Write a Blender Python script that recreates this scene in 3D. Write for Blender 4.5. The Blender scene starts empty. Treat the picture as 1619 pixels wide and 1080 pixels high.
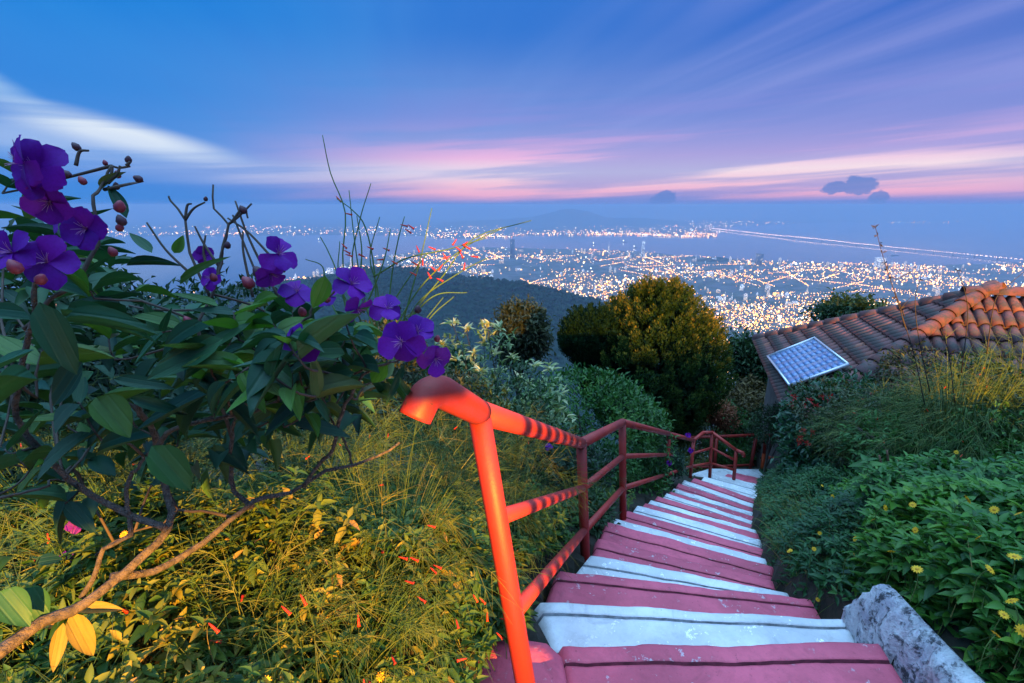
import bpy, math, random
import numpy as np
from mathutils import Matrix, Vector

random.seed(11)
rng = np.random.default_rng(11)
scene = bpy.context.scene
COL = scene.collection
R = math.radians

# ------------------------------------------------------------------ camera
CAM = np.array([0.0, 0.0, 1.5])
PITCH = R(16.2)
F = 742.0                       # focal length in pixels of the 1619 px wide photograph
cam_d = bpy.data.cameras.new('camera')
cam_d.sensor_width = 36.0
cam_d.lens = F / 1619.0 * 36.0
cam_d.clip_start = 0.02
cam_d.clip_end = 200000.0
cam_o = bpy.data.objects.new('camera', cam_d)
cam_o.location = CAM
cam_o.rotation_euler = (R(90) - PITCH, 0, 0)
COL.objects.link(cam_o)
scene.camera = cam_o

# ------------------------------------------------------------------ world: dusk sky
SUN_AZ, SUN_EL = R(9), R(2.0)
world = bpy.data.worlds.new('World')
scene.world = world
world.use_nodes = True
wn, wl = world.node_tree.nodes, world.node_tree.links
wn.clear()


def N(tree, t, **kw):
    n = tree.nodes.new(t)
    for k, v in kw.items():
        setattr(n, k, v)
    return n


def put(tree, sock, v):
    if hasattr(v, 'is_linked') or isinstance(v, bpy.types.NodeSocket):
        tree.links.new(v, sock)
    elif isinstance(v, (tuple, list)) and len(v) == 3 and sock.type == 'RGBA':
        sock.default_value = (*v, 1)
    else:
        sock.default_value = v


def M(tree, op, a, b=0.0, c=0.0):
    n = N(tree, 'ShaderNodeMath', operation=op)
    put(tree, n.inputs[0], a); put(tree, n.inputs[1], b); put(tree, n.inputs[2], c)
    return n.outputs[0]


def ramp(tree, fac, stops, interp='LINEAR'):
    n = N(tree, 'ShaderNodeValToRGB')
    cr = n.color_ramp
    cr.interpolation = interp
    while len(cr.elements) > 1:
        cr.elements.remove(cr.elements[-1])
    cr.elements[0].position = stops[0][0]
    c = stops[0][1]
    cr.elements[0].color = (*c, 1) if len(c) == 3 else c
    for p, c in stops[1:]:
        e = cr.elements.new(p)
        e.color = (*c, 1) if len(c) == 3 else c
    put(tree, n.inputs[0], fac)
    return n.outputs[0]


def mixc(tree, fac, a, b, blend='MIX'):
    n = N(tree, 'ShaderNodeMix', data_type='RGBA', blend_type=blend)
    put(tree, n.inputs[0], fac); put(tree, n.inputs[6], a); put(tree, n.inputs[7], b)
    return n.outputs[2]


def smooth(tree, v, lo, hi):
    n = N(tree, 'ShaderNodeMapRange', interpolation_type='SMOOTHSTEP')
    put(tree, n.inputs[0], v)
    n.inputs[1].default_value = lo; n.inputs[2].default_value = hi
    return n.outputs[0]


def noise(tree, vec, scale, detail=3.0, rough=0.5, dist=0.0, flat=False):
    n = N(tree, 'ShaderNodeTexNoise')
    if flat:
        n.noise_dimensions = '2D'
    if vec is not None:
        tree.links.new(vec, n.inputs['Vector'])
    n.inputs['Scale'].default_value = scale
    n.inputs['Detail'].default_value = detail
    n.inputs['Roughness'].default_value = rough
    n.inputs['Distortion'].default_value = dist
    return n.outputs[0]


def build_world():
    t = world.node_tree
    tc = N(t, 'ShaderNodeTexCoord')
    sep = N(t, 'ShaderNodeSeparateXYZ')
    t.links.new(tc.outputs['Generated'], sep.inputs[0])
    x, y, z = sep.outputs
    az = M(t, 'ARCTAN2', x, y)                    # 0 = straight ahead, + to the right
    hyp = M(t, 'SQRT', M(t, 'ADD', M(t, 'MULTIPLY', x, x), M(t, 'MULTIPLY', y, y)))
    el = M(t, 'ARCTAN2', z, hyp)                  # elevation
    # cloud layer seen in perspective: streets of cloud that run away to a point left of centre
    den = M(t, 'ADD', M(t, 'MAXIMUM', z, 0.0), 0.055)
    cx = M(t, 'DIVIDE', x, den); cy = M(t, 'DIVIDE', y, den)
    comb = N(t, 'ShaderNodeCombineXYZ')
    a = R(14)
    u = M(t, 'ADD', M(t, 'MULTIPLY', cx, math.cos(a)), M(t, 'MULTIPLY', cy, math.sin(a)))
    v = M(t, 'SUBTRACT', M(t, 'MULTIPLY', cy, math.cos(a)), M(t, 'MULTIPLY', cx, math.sin(a)))
    t.links.new(M(t, 'MULTIPLY', u, 0.62), comb.inputs[0])
    t.links.new(M(t, 'MULTIPLY', v, 0.085), comb.inputs[1])
    street = noise(t, comb.outputs[0], 1.5, 4.0, 0.55, 0.35, True)
    comb2 = N(t, 'ShaderNodeCombineXYZ')
    t.links.new(M(t, 'MULTIPLY', az, 1.3), comb2.inputs[0])
    t.links.new(M(t, 'ADD', M(t, 'MULTIPLY', el, 26.0), M(t, 'MULTIPLY', az, -1.4)), comb2.inputs[1])
    bars = noise(t, comb2.outputs[0], 1.0, 4.0, 0.55, 0.0, True)
    sky = N(t, 'ShaderNodeTexSky', sky_type='NISHITA', sun_disc=False)
    sky.sun_elevation = SUN_EL
    sky.sun_rotation = SUN_AZ
    sky.air_density = 1.0; sky.dust_density = 0.6; sky.ozone_density = 4.0
    nis = mixc(t, 1.0, sky.outputs[0], (0.10, 0.10, 0.10), 'MULTIPLY')

    eln = M(t, 'DIVIDE', el, R(90))
    veil = ramp(t, eln, [(0.0, (0.13, 0.26, 0.68)), (0.025, (0.19, 0.30, 0.72)), (0.06, (0.24, 0.36, 0.76)),
                         (0.12, (0.13, 0.28, 0.72)), (0.20, (0.035, 0.20, 0.68)), (0.30, (0.008, 0.20, 0.70)),
                         (0.45, (0.40, 0.95, 2.0)), (0.65, (1.4, 2.6, 4.1)), (1.0, (1.8, 3.2, 5.0))], 'EASE')
    col = mixc(t, 0.97, nis, veil)
    low = smooth(t, eln, 0.42, 0.20)
    # right hand sky is more violet, left hand sky more cyan
    rt = M(t, 'MULTIPLY', smooth(t, az, -0.25, 0.75), low)
    rcol = mixc(t, smooth(t, el, 0.10, 0.30), (0.20, 0.27, 0.70), (0.035, 0.125, 0.56))
    col = mixc(t, M(t, 'MULTIPLY', rt, 0.72), col, rcol)
    lf = M(t, 'MULTIPLY', smooth(t, az, -0.05, -0.75), low)
    col = mixc(t, M(t, 'MULTIPLY', lf, 0.70), col, (0.0, 0.235, 0.74))
    # cirrus streets, pale lilac blue
    st = smooth(t, street, 0.36, 0.76)
    stm = M(t, 'MULTIPLY', M(t, 'MULTIPLY', st, smooth(t, el, 0.02, 0.12)), M(t, 'ADD', 0.30, M(t, 'MULTIPLY', smooth(t, az, -0.3, 0.4), 0.22)))
    ccol = mixc(t, smooth(t, az, -0.5, 0.6), (0.04, 0.31, 0.78), (0.34, 0.38, 0.79))
    col = mixc(t, stm, col, ccol)
    # afterglow: pink and cream bars low over the horizon
    g_az = M(t, 'SUBTRACT', 1.0, M(t, 'MINIMUM', 1.0, M(t, 'ABSOLUTE', M(t, 'DIVIDE', M(t, 'SUBTRACT', az, 0.30), 0.92))))
    g_az = smooth(t, g_az, 0.0, 0.75)
    glow_hi = M(t, 'MULTIPLY', smooth(t, M(t, 'ADD', el, M(t, 'MULTIPLY', M(t, 'SUBTRACT', bars, 0.5), 0.03)), 0.004, 0.03), smooth(t, el, 0.26, 0.05))
    pk = M(t, 'MULTIPLY', M(t, 'MULTIPLY', g_az, glow_hi), M(t, 'ADD', 0.34, M(t, 'MULTIPLY', smooth(t, bars, 0.36, 0.62), 0.85)))
    pcol = ramp(t, smooth(t, el, 0.0, 0.17), [(0.0, (0.92, 0.42, 0.62)), (0.30, (0.98, 0.78, 0.84)), (0.55, (0.86, 0.50, 0.78)), (1.0, (0.30, 0.30, 0.74))])
    col = mixc(t, M(t, 'MINIMUM', pk, 0.95), col, pcol)
    # bright pale cloud on the left
    ae = N(t, 'ShaderNodeCombineXYZ')
    t.links.new(az, ae.inputs[0]); t.links.new(el, ae.inputs[1])

    def spot(a0, e0, wa, we, slope):
        mp = N(t, 'ShaderNodeMapping', vector_type='TEXTURE')
        t.links.new(ae.outputs[0], mp.inputs[0])
        mp.inputs['Location'].default_value = (a0, e0, 0)
        mp.inputs['Rotation'].default_value = (0, 0, math.atan(slope))
        mp.inputs['Scale'].default_value = (wa * 1.9, we * 1.9, 1)
        g = N(t, 'ShaderNodeTexGradient', gradient_type='SPHERICAL')
        t.links.new(mp.outputs[0], g.inputs[0])
        return smooth(t, g.outputs['Fac'], 0.0, 0.9)
    for (a0, e0, wa, we, sl, k, c) in ((-0.66, 0.105, 0.11, 0.017, -0.20, 1.0, (0.80, 0.88, 0.96)), (-0.70, 0.085, 0.20, 0.026, -0.12, 0.55, (0.48, 0.62, 0.90)),
                                       (-0.83, 0.180, 0.085, 0.014, -0.55, 0.62, (0.50, 0.72, 0.95)), (-0.35, 0.058, 0.30, 0.014, 0.02, 0.50, (0.62, 0.62, 0.86))):
        m = M(t, 'MULTIPLY', spot(a0, e0, wa, we, sl), M(t, 'ADD', 0.35, M(t, 'MULTIPLY', smooth(t, bars, 0.32, 0.60), 0.75)))
        col = mixc(t, M(t, 'MINIMUM', M(t, 'MULTIPLY', m, k), 1.0), col, c)
    # small dark blue clouds hanging over the strait
    comb4 = N(t, 'ShaderNodeCombineXYZ')
    t.links.new(az, comb4.inputs[0]); t.links.new(M(t, 'MULTIPLY', el, 1.5), comb4.inputs[1])
    puff = noise(t, comb4.outputs[0], 34.0, 3.0, 0.6, 0.0, True)
    dark = None
    for (px, py, wpx, hpx) in ((1362, 294, 24, 13), (1320, 296, 20, 8), (1390, 314, 16, 12), (1046, 314, 20, 9), (1352, 288, 14, 8)):
        a_, b_ = (px - 809.5) / F, (540 - py) / F
        rx, ry, rz = a_, math.cos(PITCH) + b_ * math.sin(PITCH), -math.sin(PITCH) + b_ * math.cos(PITCH)
        a0, e0 = math.atan2(rx, ry), math.atan2(rz, math.hypot(rx, ry))
        wa, we = wpx / F / (1 + rx * rx), hpx / F / math.hypot(rx, ry)
        s = spot(a0, e0, wa, we, 0.10)
        dark = s if dark is None else M(t, 'MAXIMUM', dark, s)
    dk = smooth(t, M(t, 'ADD', dark, M(t, 'MULTIPLY', M(t, 'SUBTRACT', puff, 0.5), 1.6)), 0.30, 0.62)
    col = mixc(t, M(t, 'MULTIPLY', dk, M(t, 'MULTIPLY', smooth(t, dark, 0.02, 0.2), 0.85)), col, (0.13, 0.24, 0.62))
    # below the horizon (never in view: land and sea cover it)
    col = mixc(t, smooth(t, el, 0.0, -0.08), col, (0.10, 0.18, 0.42))
    bg = N(t, 'ShaderNodeBackground')
    t.links.new(col, bg.inputs[0])
    bg.inputs[1].default_value = 1.0
    out = N(t, 'ShaderNodeOutputWorld')
    t.links.new(bg.outputs[0], out.inputs[0])


build_world()
world.cycles.sampling_method = 'MANUAL'
world.cycles.sample_map_resolution = 512

sun_d = bpy.data.lights.new('sun', 'SUN')
sun_d.energy = 0.12
sun_d.angle = R(70)
sun_d.color = (1.0, 0.72, 0.80)
sun_o = bpy.data.objects.new('sun', sun_d)
dv = Vector((math.sin(SUN_AZ) * math.cos(R(6)), math.cos(SUN_AZ) * math.cos(R(6)), math.sin(R(6))))
sun_o.rotation_euler = dv.to_track_quat('Z', 'Y').to_euler()
COL.objects.link(sun_o)

vs = scene.view_settings
vs.view_transform = 'Standard'
vs.look = 'None'
vs.exposure = 0.0
vs.gamma = 1.0
scene.render.engine = 'CYCLES'
cy = scene.cycles
cy.use_denoising = True
cy.max_bounces = 4
cy.diffuse_bounces = 2
cy.glossy_bounces = 2
cy.transmission_bounces = 3
cy.transparent_max_bounces = 6
cy.volume_bounces = 2
cy.sample_clamp_indirect = 4.0
cy.caustics_reflective = False
cy.caustics_refractive = False
LAMP_POWER = 52000.0
LAMP_AT = (5.0, -11.0, 4.5)
HAZE = 9.5e-5

# ------------------------------------------------------------------ pixel -> place (photograph pixels, 1619 x 1080)
CP, SP = math.cos(PITCH), math.sin(PITCH)


def ray(px, py):
    a = (px - 809.5) / F; b = (540 - py) / F
    return np.array([a, CP + b * SP, -SP + b * CP])


def at_d(px, py, d):
    return CAM + ray(px, py) * d


def at_z(px, py, z):
    r = ray(px, py)
    return CAM + r * ((z - CAM[2]) / r[2])


def at_y(px, py, Y):
    r = ray(px, py)
    return CAM + r * (Y / r[1])


def pix(P):
    q = np.asarray(P) - CAM
    d = q[1] * CP - q[2] * SP
    return 809.5 + F * q[0] / d, 540 - F * (q[1] * SP + q[2] * CP) / d


# ------------------------------------------------------------------ objects, parents, labels
WM = {}


def link(o, parent=None, mat=None, world=None):
    COL.objects.link(o)
    w = world if world is not None else Matrix.Identity(4)
    o.matrix_basis = w
    if parent is not None:
        o.parent = parent
        o.matrix_parent_inverse = WM[parent.name].inverted()
    WM[o.name] = w
    return o


def thing(name, label, cat, loc=(0, 0, 0), group=None):
    o = bpy.data.objects.new(name, None)
    o.empty_display_size = 0.1
    link(o, None, world=Matrix.Translation(Vector([float(c) for c in loc])))
    o['label'] = label; o['category'] = cat
    if group:
        o['group'] = group
    return o


def tag(o, label=None, cat=None, group=None, kind=None):
    if label: o['label'] = label
    if cat: o['category'] = cat
    if group: o['group'] = group
    if kind: o['kind'] = kind
    return o


def mesh(name, V, Fc, mat, smooth_=True, rnd=None):
    V = np.asarray(V, dtype=np.float32)
    me = bpy.data.meshes.new(name)
    if isinstance(Fc, np.ndarray):
        k = Fc.shape[1]
        me.vertices.add(len(V)); me.vertices.foreach_set('co', V.ravel())
        me.loops.add(Fc.size); me.loops.foreach_set('vertex_index', Fc.ravel().astype(np.int32))
        me.polygons.add(len(Fc))
        me.polygons.foreach_set('loop_start', np.arange(0, Fc.size, k, dtype=np.int32))
        me.polygons.foreach_set('loop_total', np.full(len(Fc), k, dtype=np.int32))
        me.update(calc_edges=True)
    else:
        me.from_pydata([tuple(map(float, v)) for v in V], [], [tuple(map(int, f)) for f in Fc])
    if smooth_:
        me.polygons.foreach_set('use_smooth', np.ones(len(me.polygons), dtype=bool))
    if rnd is not None:
        at = me.attributes.new('rnd', 'FLOAT', 'POINT')
        at.data.foreach_set('value', np.asarray(rnd, dtype=np.float32))
    if mat is not None:
        me.materials.append(mat)
    me.update()
    return me


def obj(name, me, parent=None, world=None):
    return link(bpy.data.objects.new(name, me), parent, world=world)


def struct(name, me):
    o = obj(name, me)
    o['kind'] = 'structure'
    return o


class Acc:
    """collects pieces of one mesh (quads)"""
    def __init__(s):
        s.V = []; s.F = []; s.r = []; s.n = 0

    def add(s, V, Fq, r=0.5):
        V = np.asarray(V, dtype=np.float64)
        s.V.append(V); s.F.append(np.asarray(Fq, dtype=np.int64) + s.n)
        s.r.append(np.full(len(V), r) if np.isscalar(r) else np.asarray(r)); s.n += len(V)
        return s

    def mesh(s, name, mat, smooth_=True):
        return mesh(name, np.concatenate(s.V), np.concatenate(s.F), mat, smooth_, np.concatenate(s.r))


def unit(a):
    a = np.asarray(a, dtype=float)
    n = np.linalg.norm(a, axis=-1, keepdims=True)
    return a / np.maximum(n, 1e-9)


def frame(P, ydir, zhint, sx=1.0, sy=1.0, sz=1.0):
    y = unit(ydir); x = unit(np.cross(y, np.asarray(zhint, float) + 1e-5 * rng.normal(size=3))); z = np.cross(x, y)
    m = Matrix.Identity(4)
    for i in range(3):
        m[i][0] = x[i] * sx; m[i][1] = y[i] * sy; m[i][2] = z[i] * sz; m[i][3] = P[i]
    return m


def tube(pts, rad, n=6, cap=True):
    P = np.asarray(pts, float); k = len(P)
    rad = np.full(k, rad) if np.isscalar(rad) else np.asarray(rad, float)
    T = np.gradient(P, axis=0); T = unit(T)
    up = np.array([0.13, 0.21, 1.0])
    if abs(np.dot(T[0], unit(up))) > 0.95: up = np.array([1.0, 0.1, 0.0])
    V = []; x = unit(np.cross(T[0], up))
    for i in range(k):
        x = unit(x - T[i] * np.dot(x, T[i])); y = np.cross(T[i], x)
        a = np.arange(n) * 2 * math.pi / n
        V.append(P[i] + rad[i] * (np.cos(a)[:, None] * x + np.sin(a)[:, None] * y))
    V = np.concatenate(V)
    Fq = [(i * n + j, i * n + (j + 1) % n, (i + 1) * n + (j + 1) % n, (i + 1) * n + j) for i in range(k - 1) for j in range(n)]
    if cap:
        c0 = len(V); V = np.vstack([V, P[0], P[-1]])
        for j in range(0, n):
            Fq.append((c0, (j + 1) % n, j, c0)) if False else None
        V2 = V
        for base, ci, fl in ((0, c0, 1), ((k - 1) * n, c0 + 1, 0)):
            for j in range(0, n, 2):
                q = (ci, base + j, base + (j + 1) % n, base + (j + 2) % n)
                Fq.append(q[::-1] if fl else q)
        V = V2
    return V, np.array(Fq)


def bend(pts, n=12):
    """smooth curve through the points (Catmull-Rom)"""
    P = np.asarray(pts, float)
    if len(P) < 3:
        t = np.linspace(0, 1, n)[:, None]
        return P[0] * (1 - t) + P[-1] * t
    Q = np.vstack([2 * P[0] - P[1], P, 2 * P[-1] - P[-2]])
    out = []
    m = max(2, n // (len(P) - 1))
    for i in range(1, len(Q) - 2):
        for s in np.linspace(0, 1, m, endpoint=False):
            a, b, c, d = Q[i - 1], Q[i], Q[i + 1], Q[i + 2]
            out.append(0.5 * ((2 * b) + (-a + c) * s + (2 * a - 5 * b + 4 * c - d) * s ** 2 + (-a + 3 * b - 3 * c + d) * s ** 3))
    out.append(P[-1])
    return np.array(out)


def box(c, s, rot=0.0):
    c = np.asarray(c, float); h = np.asarray(s, float) / 2
    V = np.array([[x, y, z] for z in (-1, 1) for y in (-1, 1) for x in (-1, 1)], float) * h
    ca, sa = math.cos(rot), math.sin(rot)
    V = np.stack([V[:, 0] * ca - V[:, 1] * sa, V[:, 0] * sa + V[:, 1] * ca, V[:, 2]], 1) + c
    return V, np.array([(0, 2, 3, 1), (4, 5, 7, 6), (0, 1, 5, 4), (2, 6, 7, 3), (0, 4, 6, 2), (1, 3, 7, 5)])


def leaf_tpl(nseg=3, fold=0.25, droop=0.15, wide=0.45, tip=0.04, curl=0.0):
    """unit leaf along +Y, quads; half width 0.5 at its widest"""
    V = []; Fq = []
    for i in range(nseg + 1):
        t = i / nseg
        w = 0.5 * (math.sin(math.pi * min(1, (t ** (0.7 if wide < 0.5 else 1.2)))) ** 0.8)
        w = max(w, tip)
        z = -droop * t * t + curl * math.sin(t * 5)
        V += [(-w, t, z + fold * w), (0, t, z), (w, t, z + fold * w)]
    for i in range(nseg):
        a = 3 * i
        Fq += [(a, a + 1, a + 4, a + 3), (a + 1, a + 2, a + 5, a + 4)]
    return np.array(V, float), np.array(Fq)


def scatter(tpl, P, D, Nh, L, W, r, acc):
    """place the template many times into one accumulator"""
    V0, F0 = tpl
    P = np.asarray(P, float); n = len(P)
    if n == 0: return
    y = unit(D); x = unit(np.cross(y, np.asarray(Nh, float) + 1e-4 * rng.normal(size=(n, 3)))); z = np.cross(x, y)
    L = np.broadcast_to(np.asarray(L, float), (n,)); W = np.broadcast_to(np.asarray(W, float), (n,))
    V = (P[:, None, :] + x[:, None, :] * (V0[None, :, 0:1] * W[:, None, None])
         + y[:, None, :] * (V0[None, :, 1:2] * L[:, None, None]) + z[:, None, :] * (V0[None, :, 2:3] * L[:, None, None]))
    k = len(V0)
    Fq = (F0[None] + (np.arange(n) * k)[:, None, None]).reshape(-1, F0.shape[1])
    acc.add(V.reshape(-1, 3), Fq, np.repeat(np.broadcast_to(np.asarray(r, float), (n,)), k))


def stems(acc, roots, tips, sag, rad, nseg=5, ns=3, r=None):
    """many curved thin stems: quadratic curves from root to tip, vectorised"""
    roots = np.asarray(roots, float); tips = np.asarray(tips, float); n = len(roots)
    mid = (roots + tips) / 2 + sag
    rad = np.broadcast_to(np.asarray(rad, float), (n,))
    ts = np.linspace(0, 1, nseg + 1)
    rings = []
    for t in ts:
        c = (1 - t) ** 2 * roots + 2 * t * (1 - t) * mid + t * t * tips
        T = unit(2 * (1 - t) * (mid - roots) + 2 * t * (tips - mid))
        x = unit(np.cross(T, np.array([0.3, 0.8, 0.5]))); y = np.cross(T, x)
        rr = (rad * (1 - 0.75 * t))[:, None]
        rings.append(np.stack([c + rr * (math.cos(a) * x + math.sin(a) * y) for a in np.arange(ns) * 2 * math.pi / ns], 1))
    V = np.stack(rings, 1)                                  # n, rings, ns, 3
    k = (nseg + 1) * ns
    f = np.array([(i * ns + j, i * ns + (j + 1) % ns, (i + 1) * ns + (j + 1) % ns, (i + 1) * ns + j) for i in range(nseg) for j in range(ns)])
    Fq = (f[None] + (np.arange(n) * k)[:, None, None]).reshape(-1, 4)
    acc.add(V.reshape(-1, 3), Fq, np.repeat(rng.random(n) if r is None else r, k))


def sph(n):
    v = rng.normal(size=(n, 3))
    return unit(v)


# value noise for terrain and lumps
_perm = rng.random((64, 64))


def vnoise(x, y):
    x = np.asarray(x, float); y = np.asarray(y, float)
    xi = np.floor(x).astype(int); yi = np.floor(y).astype(int)
    fx = x - xi; fy = y - yi
    fx = fx * fx * (3 - 2 * fx); fy = fy * fy * (3 - 2 * fy)
    g = lambda a, b: _perm[a % 64, b % 64]
    return (g(xi, yi) * (1 - fx) + g(xi + 1, yi) * fx) * (1 - fy) + (g(xi, yi + 1) * (1 - fx) + g(xi + 1, yi + 1) * fx) * fy


def fbm(x, y, o=4):
    s = 0; a = 0.5
    for i in range(o):
        s = s + a * vnoise(np.asarray(x) * 2 ** i + 7 * i, np.asarray(y) * 2 ** i + 3 * i); a *= 0.5
    return s


# ------------------------------------------------------------------ materials
MATS = {}


def newmat(name):
    m = bpy.data.materials.new(name)
    m.use_nodes = True
    t = m.node_tree
    b = t.nodes['Principled BSDF']
    return m, t, b


def rnd_socket(t, per_object):
    if per_object:
        return N(t, 'ShaderNodeObjectInfo').outputs['Random']
    return N(t, 'ShaderNodeAttribute', attribute_name='rnd').outputs['Fac']


def leaf_mat(name, stops, rough=0.5, trans=0.25, per_object=False, spec=0.35, vein=False):
    m, t, b = newmat(name)
    f = rnd_socket(t, per_object)
    col = ramp(t, f, stops)
    tc = N(t, 'ShaderNodeTexCoord')
    nz = noise(t, tc.outputs['Object'], 9.0 if not vein else 3.0, 3.0)
    col = mixc(t, M(t, 'MULTIPLY', smooth(t, nz, 0.35, 0.75), 0.35), col, mixc(t, 1.0, col, (0.55, 0.6, 0.5), 'MULTIPLY'))
    if vein:   # paler midrib and long veins, leaf runs along Y
        sp = N(t, 'ShaderNodeSeparateXYZ'); t.links.new(tc.outputs['Object'], sp.inputs[0])
        ax = M(t, 'ABSOLUTE', sp.outputs[0])
        rib = smooth(t, ax, 0.05, 0.0)
        side = smooth(t, M(t, 'ABSOLUTE', M(t, 'SUBTRACT', ax, 0.24)), 0.05, 0.0)
        rim = smooth(t, ax, 0.40, 0.5)
        k = M(t, 'MAXIMUM', rib, M(t, 'MULTIPLY', side, 0.6))
        col = mixc(t, M(t, 'MULTIPLY', k, 0.22), col, (0.10, 0.17, 0.09))
        bm = N(t, 'ShaderNodeBump'); bm.inputs['Strength'].default_value = 0.25; bm.inputs['Distance'].default_value = 0.01
        t.links.new(k, bm.inputs['Height']); bm.invert = True
        t.links.new(bm.outputs[0], b.inputs['Normal'])
    t.links.new(col, b.inputs['Base Color'])
    b.inputs['Roughness'].default_value = rough
    b.inputs['Specular IOR Level'].default_value = spec
    if trans > 0:
        tr = N(t, 'ShaderNodeBsdfTranslucent')
        t.links.new(mixc(t, 1.0, col, (1.0, 1.15, 0.55), 'MULTIPLY'), tr.inputs[0])
        mx = N(t, 'ShaderNodeMixShader'); mx.inputs[0].default_value = trans
        t.links.new(b.outputs[0], mx.inputs[1]); t.links.new(tr.outputs[0], mx.inputs[2])
        t.links.new(mx.outputs[0], t.nodes['Material Output'].inputs[0])
    return m


def simple(name, c, rough=0.6, var=0.25, scale=8.0, bump=0.0, metal=0.0, c2=None, spec=0.5):
    m, t, b = newmat(name)
    tc = N(t, 'ShaderNodeTexCoord')
    nz = noise(t, tc.outputs['Object'], scale, 5.0, 0.6)
    c2 = c2 or tuple(x * (1 - var) for x in c)
    t.links.new(mixc(t, smooth(t, nz, 0.3, 0.7), c, c2), b.inputs['Base Color'])
    b.inputs['Roughness'].default_value = rough
    b.inputs['Metallic'].default_value = metal
    b.inputs['Specular IOR Level'].default_value = spec
    if bump:
        bm = N(t, 'ShaderNodeBump'); bm.inputs['Strength'].default_value = bump; bm.inputs['Distance'].default_value = 0.02
        t.links.new(nz, bm.inputs['Height']); t.links.new(bm.outputs[0], b.inputs['Normal'])
    return m


def emis(name, stops, strength, per_object=False):
    m, t, b = newmat(name)
    f = rnd_socket(t, per_object)
    t.nodes.remove(b)
    e = N(t, 'ShaderNodeEmission')
    t.links.new(ramp(t, f, stops, 'CONSTANT'), e.inputs[0])
    e.inputs[1].default_value = strength
    t.links.new(e.outputs[0], t.nodes['Material Output'].inputs[0])
    m.cycles.emission_sampling = 'NONE'
    return m

# ================================================================== THE SETTING
SEA = -800.0
# far edge (nosing) of every step: left pixel, right pixel, height below the eye, colour, number of scored lines
STEPS = [((878, 1018), (1398, 1013), 1.45, 'P', 1), ((843, 948), (1348, 977), 1.62, 'W', 2), ((878, 898), (1290, 946), 1.79, 'P', 2), ((930, 874), (1252, 937), 1.95, 'W', 1),
         ((941, 848), (1228, 918), 2.11, 'P', 1), ((955, 822), (1229, 896), 2.27, 'P', 1), ((968, 817), (1216, 884), 2.40, 'W', 0), ((988, 805), (1212, 868), 2.56, 'P', 1),
         ((1005, 796), (1207, 853), 2.72, 'W', 1), ((1017, 794), (1203, 844), 2.84, 'P', 0), ((1026, 789), (1199, 838), 2.98, 'W', 1), ((1037, 782), (1198, 831), 3.14, 'P', 1),
         ((1052, 778), (1197, 825), 3.28, 'W', 1), ((1057, 776), (1196, 817), 3.42, 'P', 0), ((1063, 770), (1193, 810), 3.58, 'W', 1), ((1071, 762), (1193, 803), 3.76, 'P', 1),
         ((1080, 757), (1194, 797), 3.94, 'W', 1), ((1096, 754), (1198, 790), 4.14, 'P', 1), ((1112, 752), (1226, 783), 4.40, 'W', 1), ((1128, 747), (1222, 771), 4.70, 'W', 1),
         ((1150, 748), (1219, 764), 4.95, 'P', 1), ((1160, 746), (1214, 758), 5.15, 'P', 0)]
_L = np.array([at_z(*q_[0], 1.5 - q_[2]) for q_ in STEPS]); _R = np.array([at_z(*q_[1], 1.5 - q_[2]) for q_ in STEPS])
_R[:, 1] = np.maximum.accumulate(_R[:, 1] + np.arange(len(_R)) * 1e-4); _L[:, 1] = np.maximum.accumulate(_L[:, 1] + np.arange(len(_L)) * 1e-4)
XL = (np.concatenate([[0.0], _L[:, 1]]), np.concatenate([[-0.25], _L[:, 0] + 0.01]))
XR = (np.concatenate([[0.0], _R[:, 1]]), np.concatenate([[1.25], _R[:, 0] - 0.02]))


def base_z(y):
    y = np.asarray(y, float)
    z = np.where(y < 1.1, 0.03, 0.08 - 0.53 * (y - 1.1))
    z = np.where(y > 7.9, 0.08 - 0.53 * 6.8 - 0.62 * np.clip((y - 7.9) / 0.7, 0, 1), z)
    z = np.where(y > 9.3, 0.08 - 0.53 * 6.8 - 0.62 - 0.62 * (y - 9.3), z)
    return z


def ground_z(x, y):
    x = np.asarray(x, float); y = np.asarray(y, float)
    b = base_z(y)
    l = np.interp(y, *XL) - x; r = x - np.interp(y, *XR)
    near = np.clip((3.0 - y) / 2.0, 0, 1) * (y > 0.15)
    fade = np.clip((8.2 - y) / 1.6, 0, 1) + 1.0 * (y > 10.5)
    lq = np.clip(l - 0.20 * ((y > 0.5) & (y < 1.42)), 0, None)
    zl = b + fade * np.clip(lq / 0.30, 0, 1) * (0.10 + 0.16 * near) + 0.06 * np.clip(l, 0, 3) - 0.10 * np.clip(l - 2.5, 0, 40)
    zr = b + fade * np.clip(r / 0.3, 0, 1) * 0.22 + fade * 0.13 * np.clip(r, 0, 2.5) - 0.22 * np.clip(r - 4, 0, 40)
    inside = (l < 0) & (r < 0)
    corridor = b - 0.45 * (y > 0.95) - 0.02
    z = np.where(inside & (y < 8.9), corridor, np.where(l >= 0, zl, zr))
    rr = np.hypot(x, y)
    z = z + (fbm(x * 1.3, y * 1.3, 3) - 0.45) * 0.10 * (~inside)
    far = np.clip((rr - 30) / 60, 0, 1)
    hill = np.where(y > 0, -5 - 0.60 * (y - 12) + 60 * (fbm(x / 160, y / 160, 4) - 0.5), 2 + 0.12 * (-y))
    z = z * (1 - far) + hill * far
    return np.maximum(z, SEA - 8)


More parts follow.
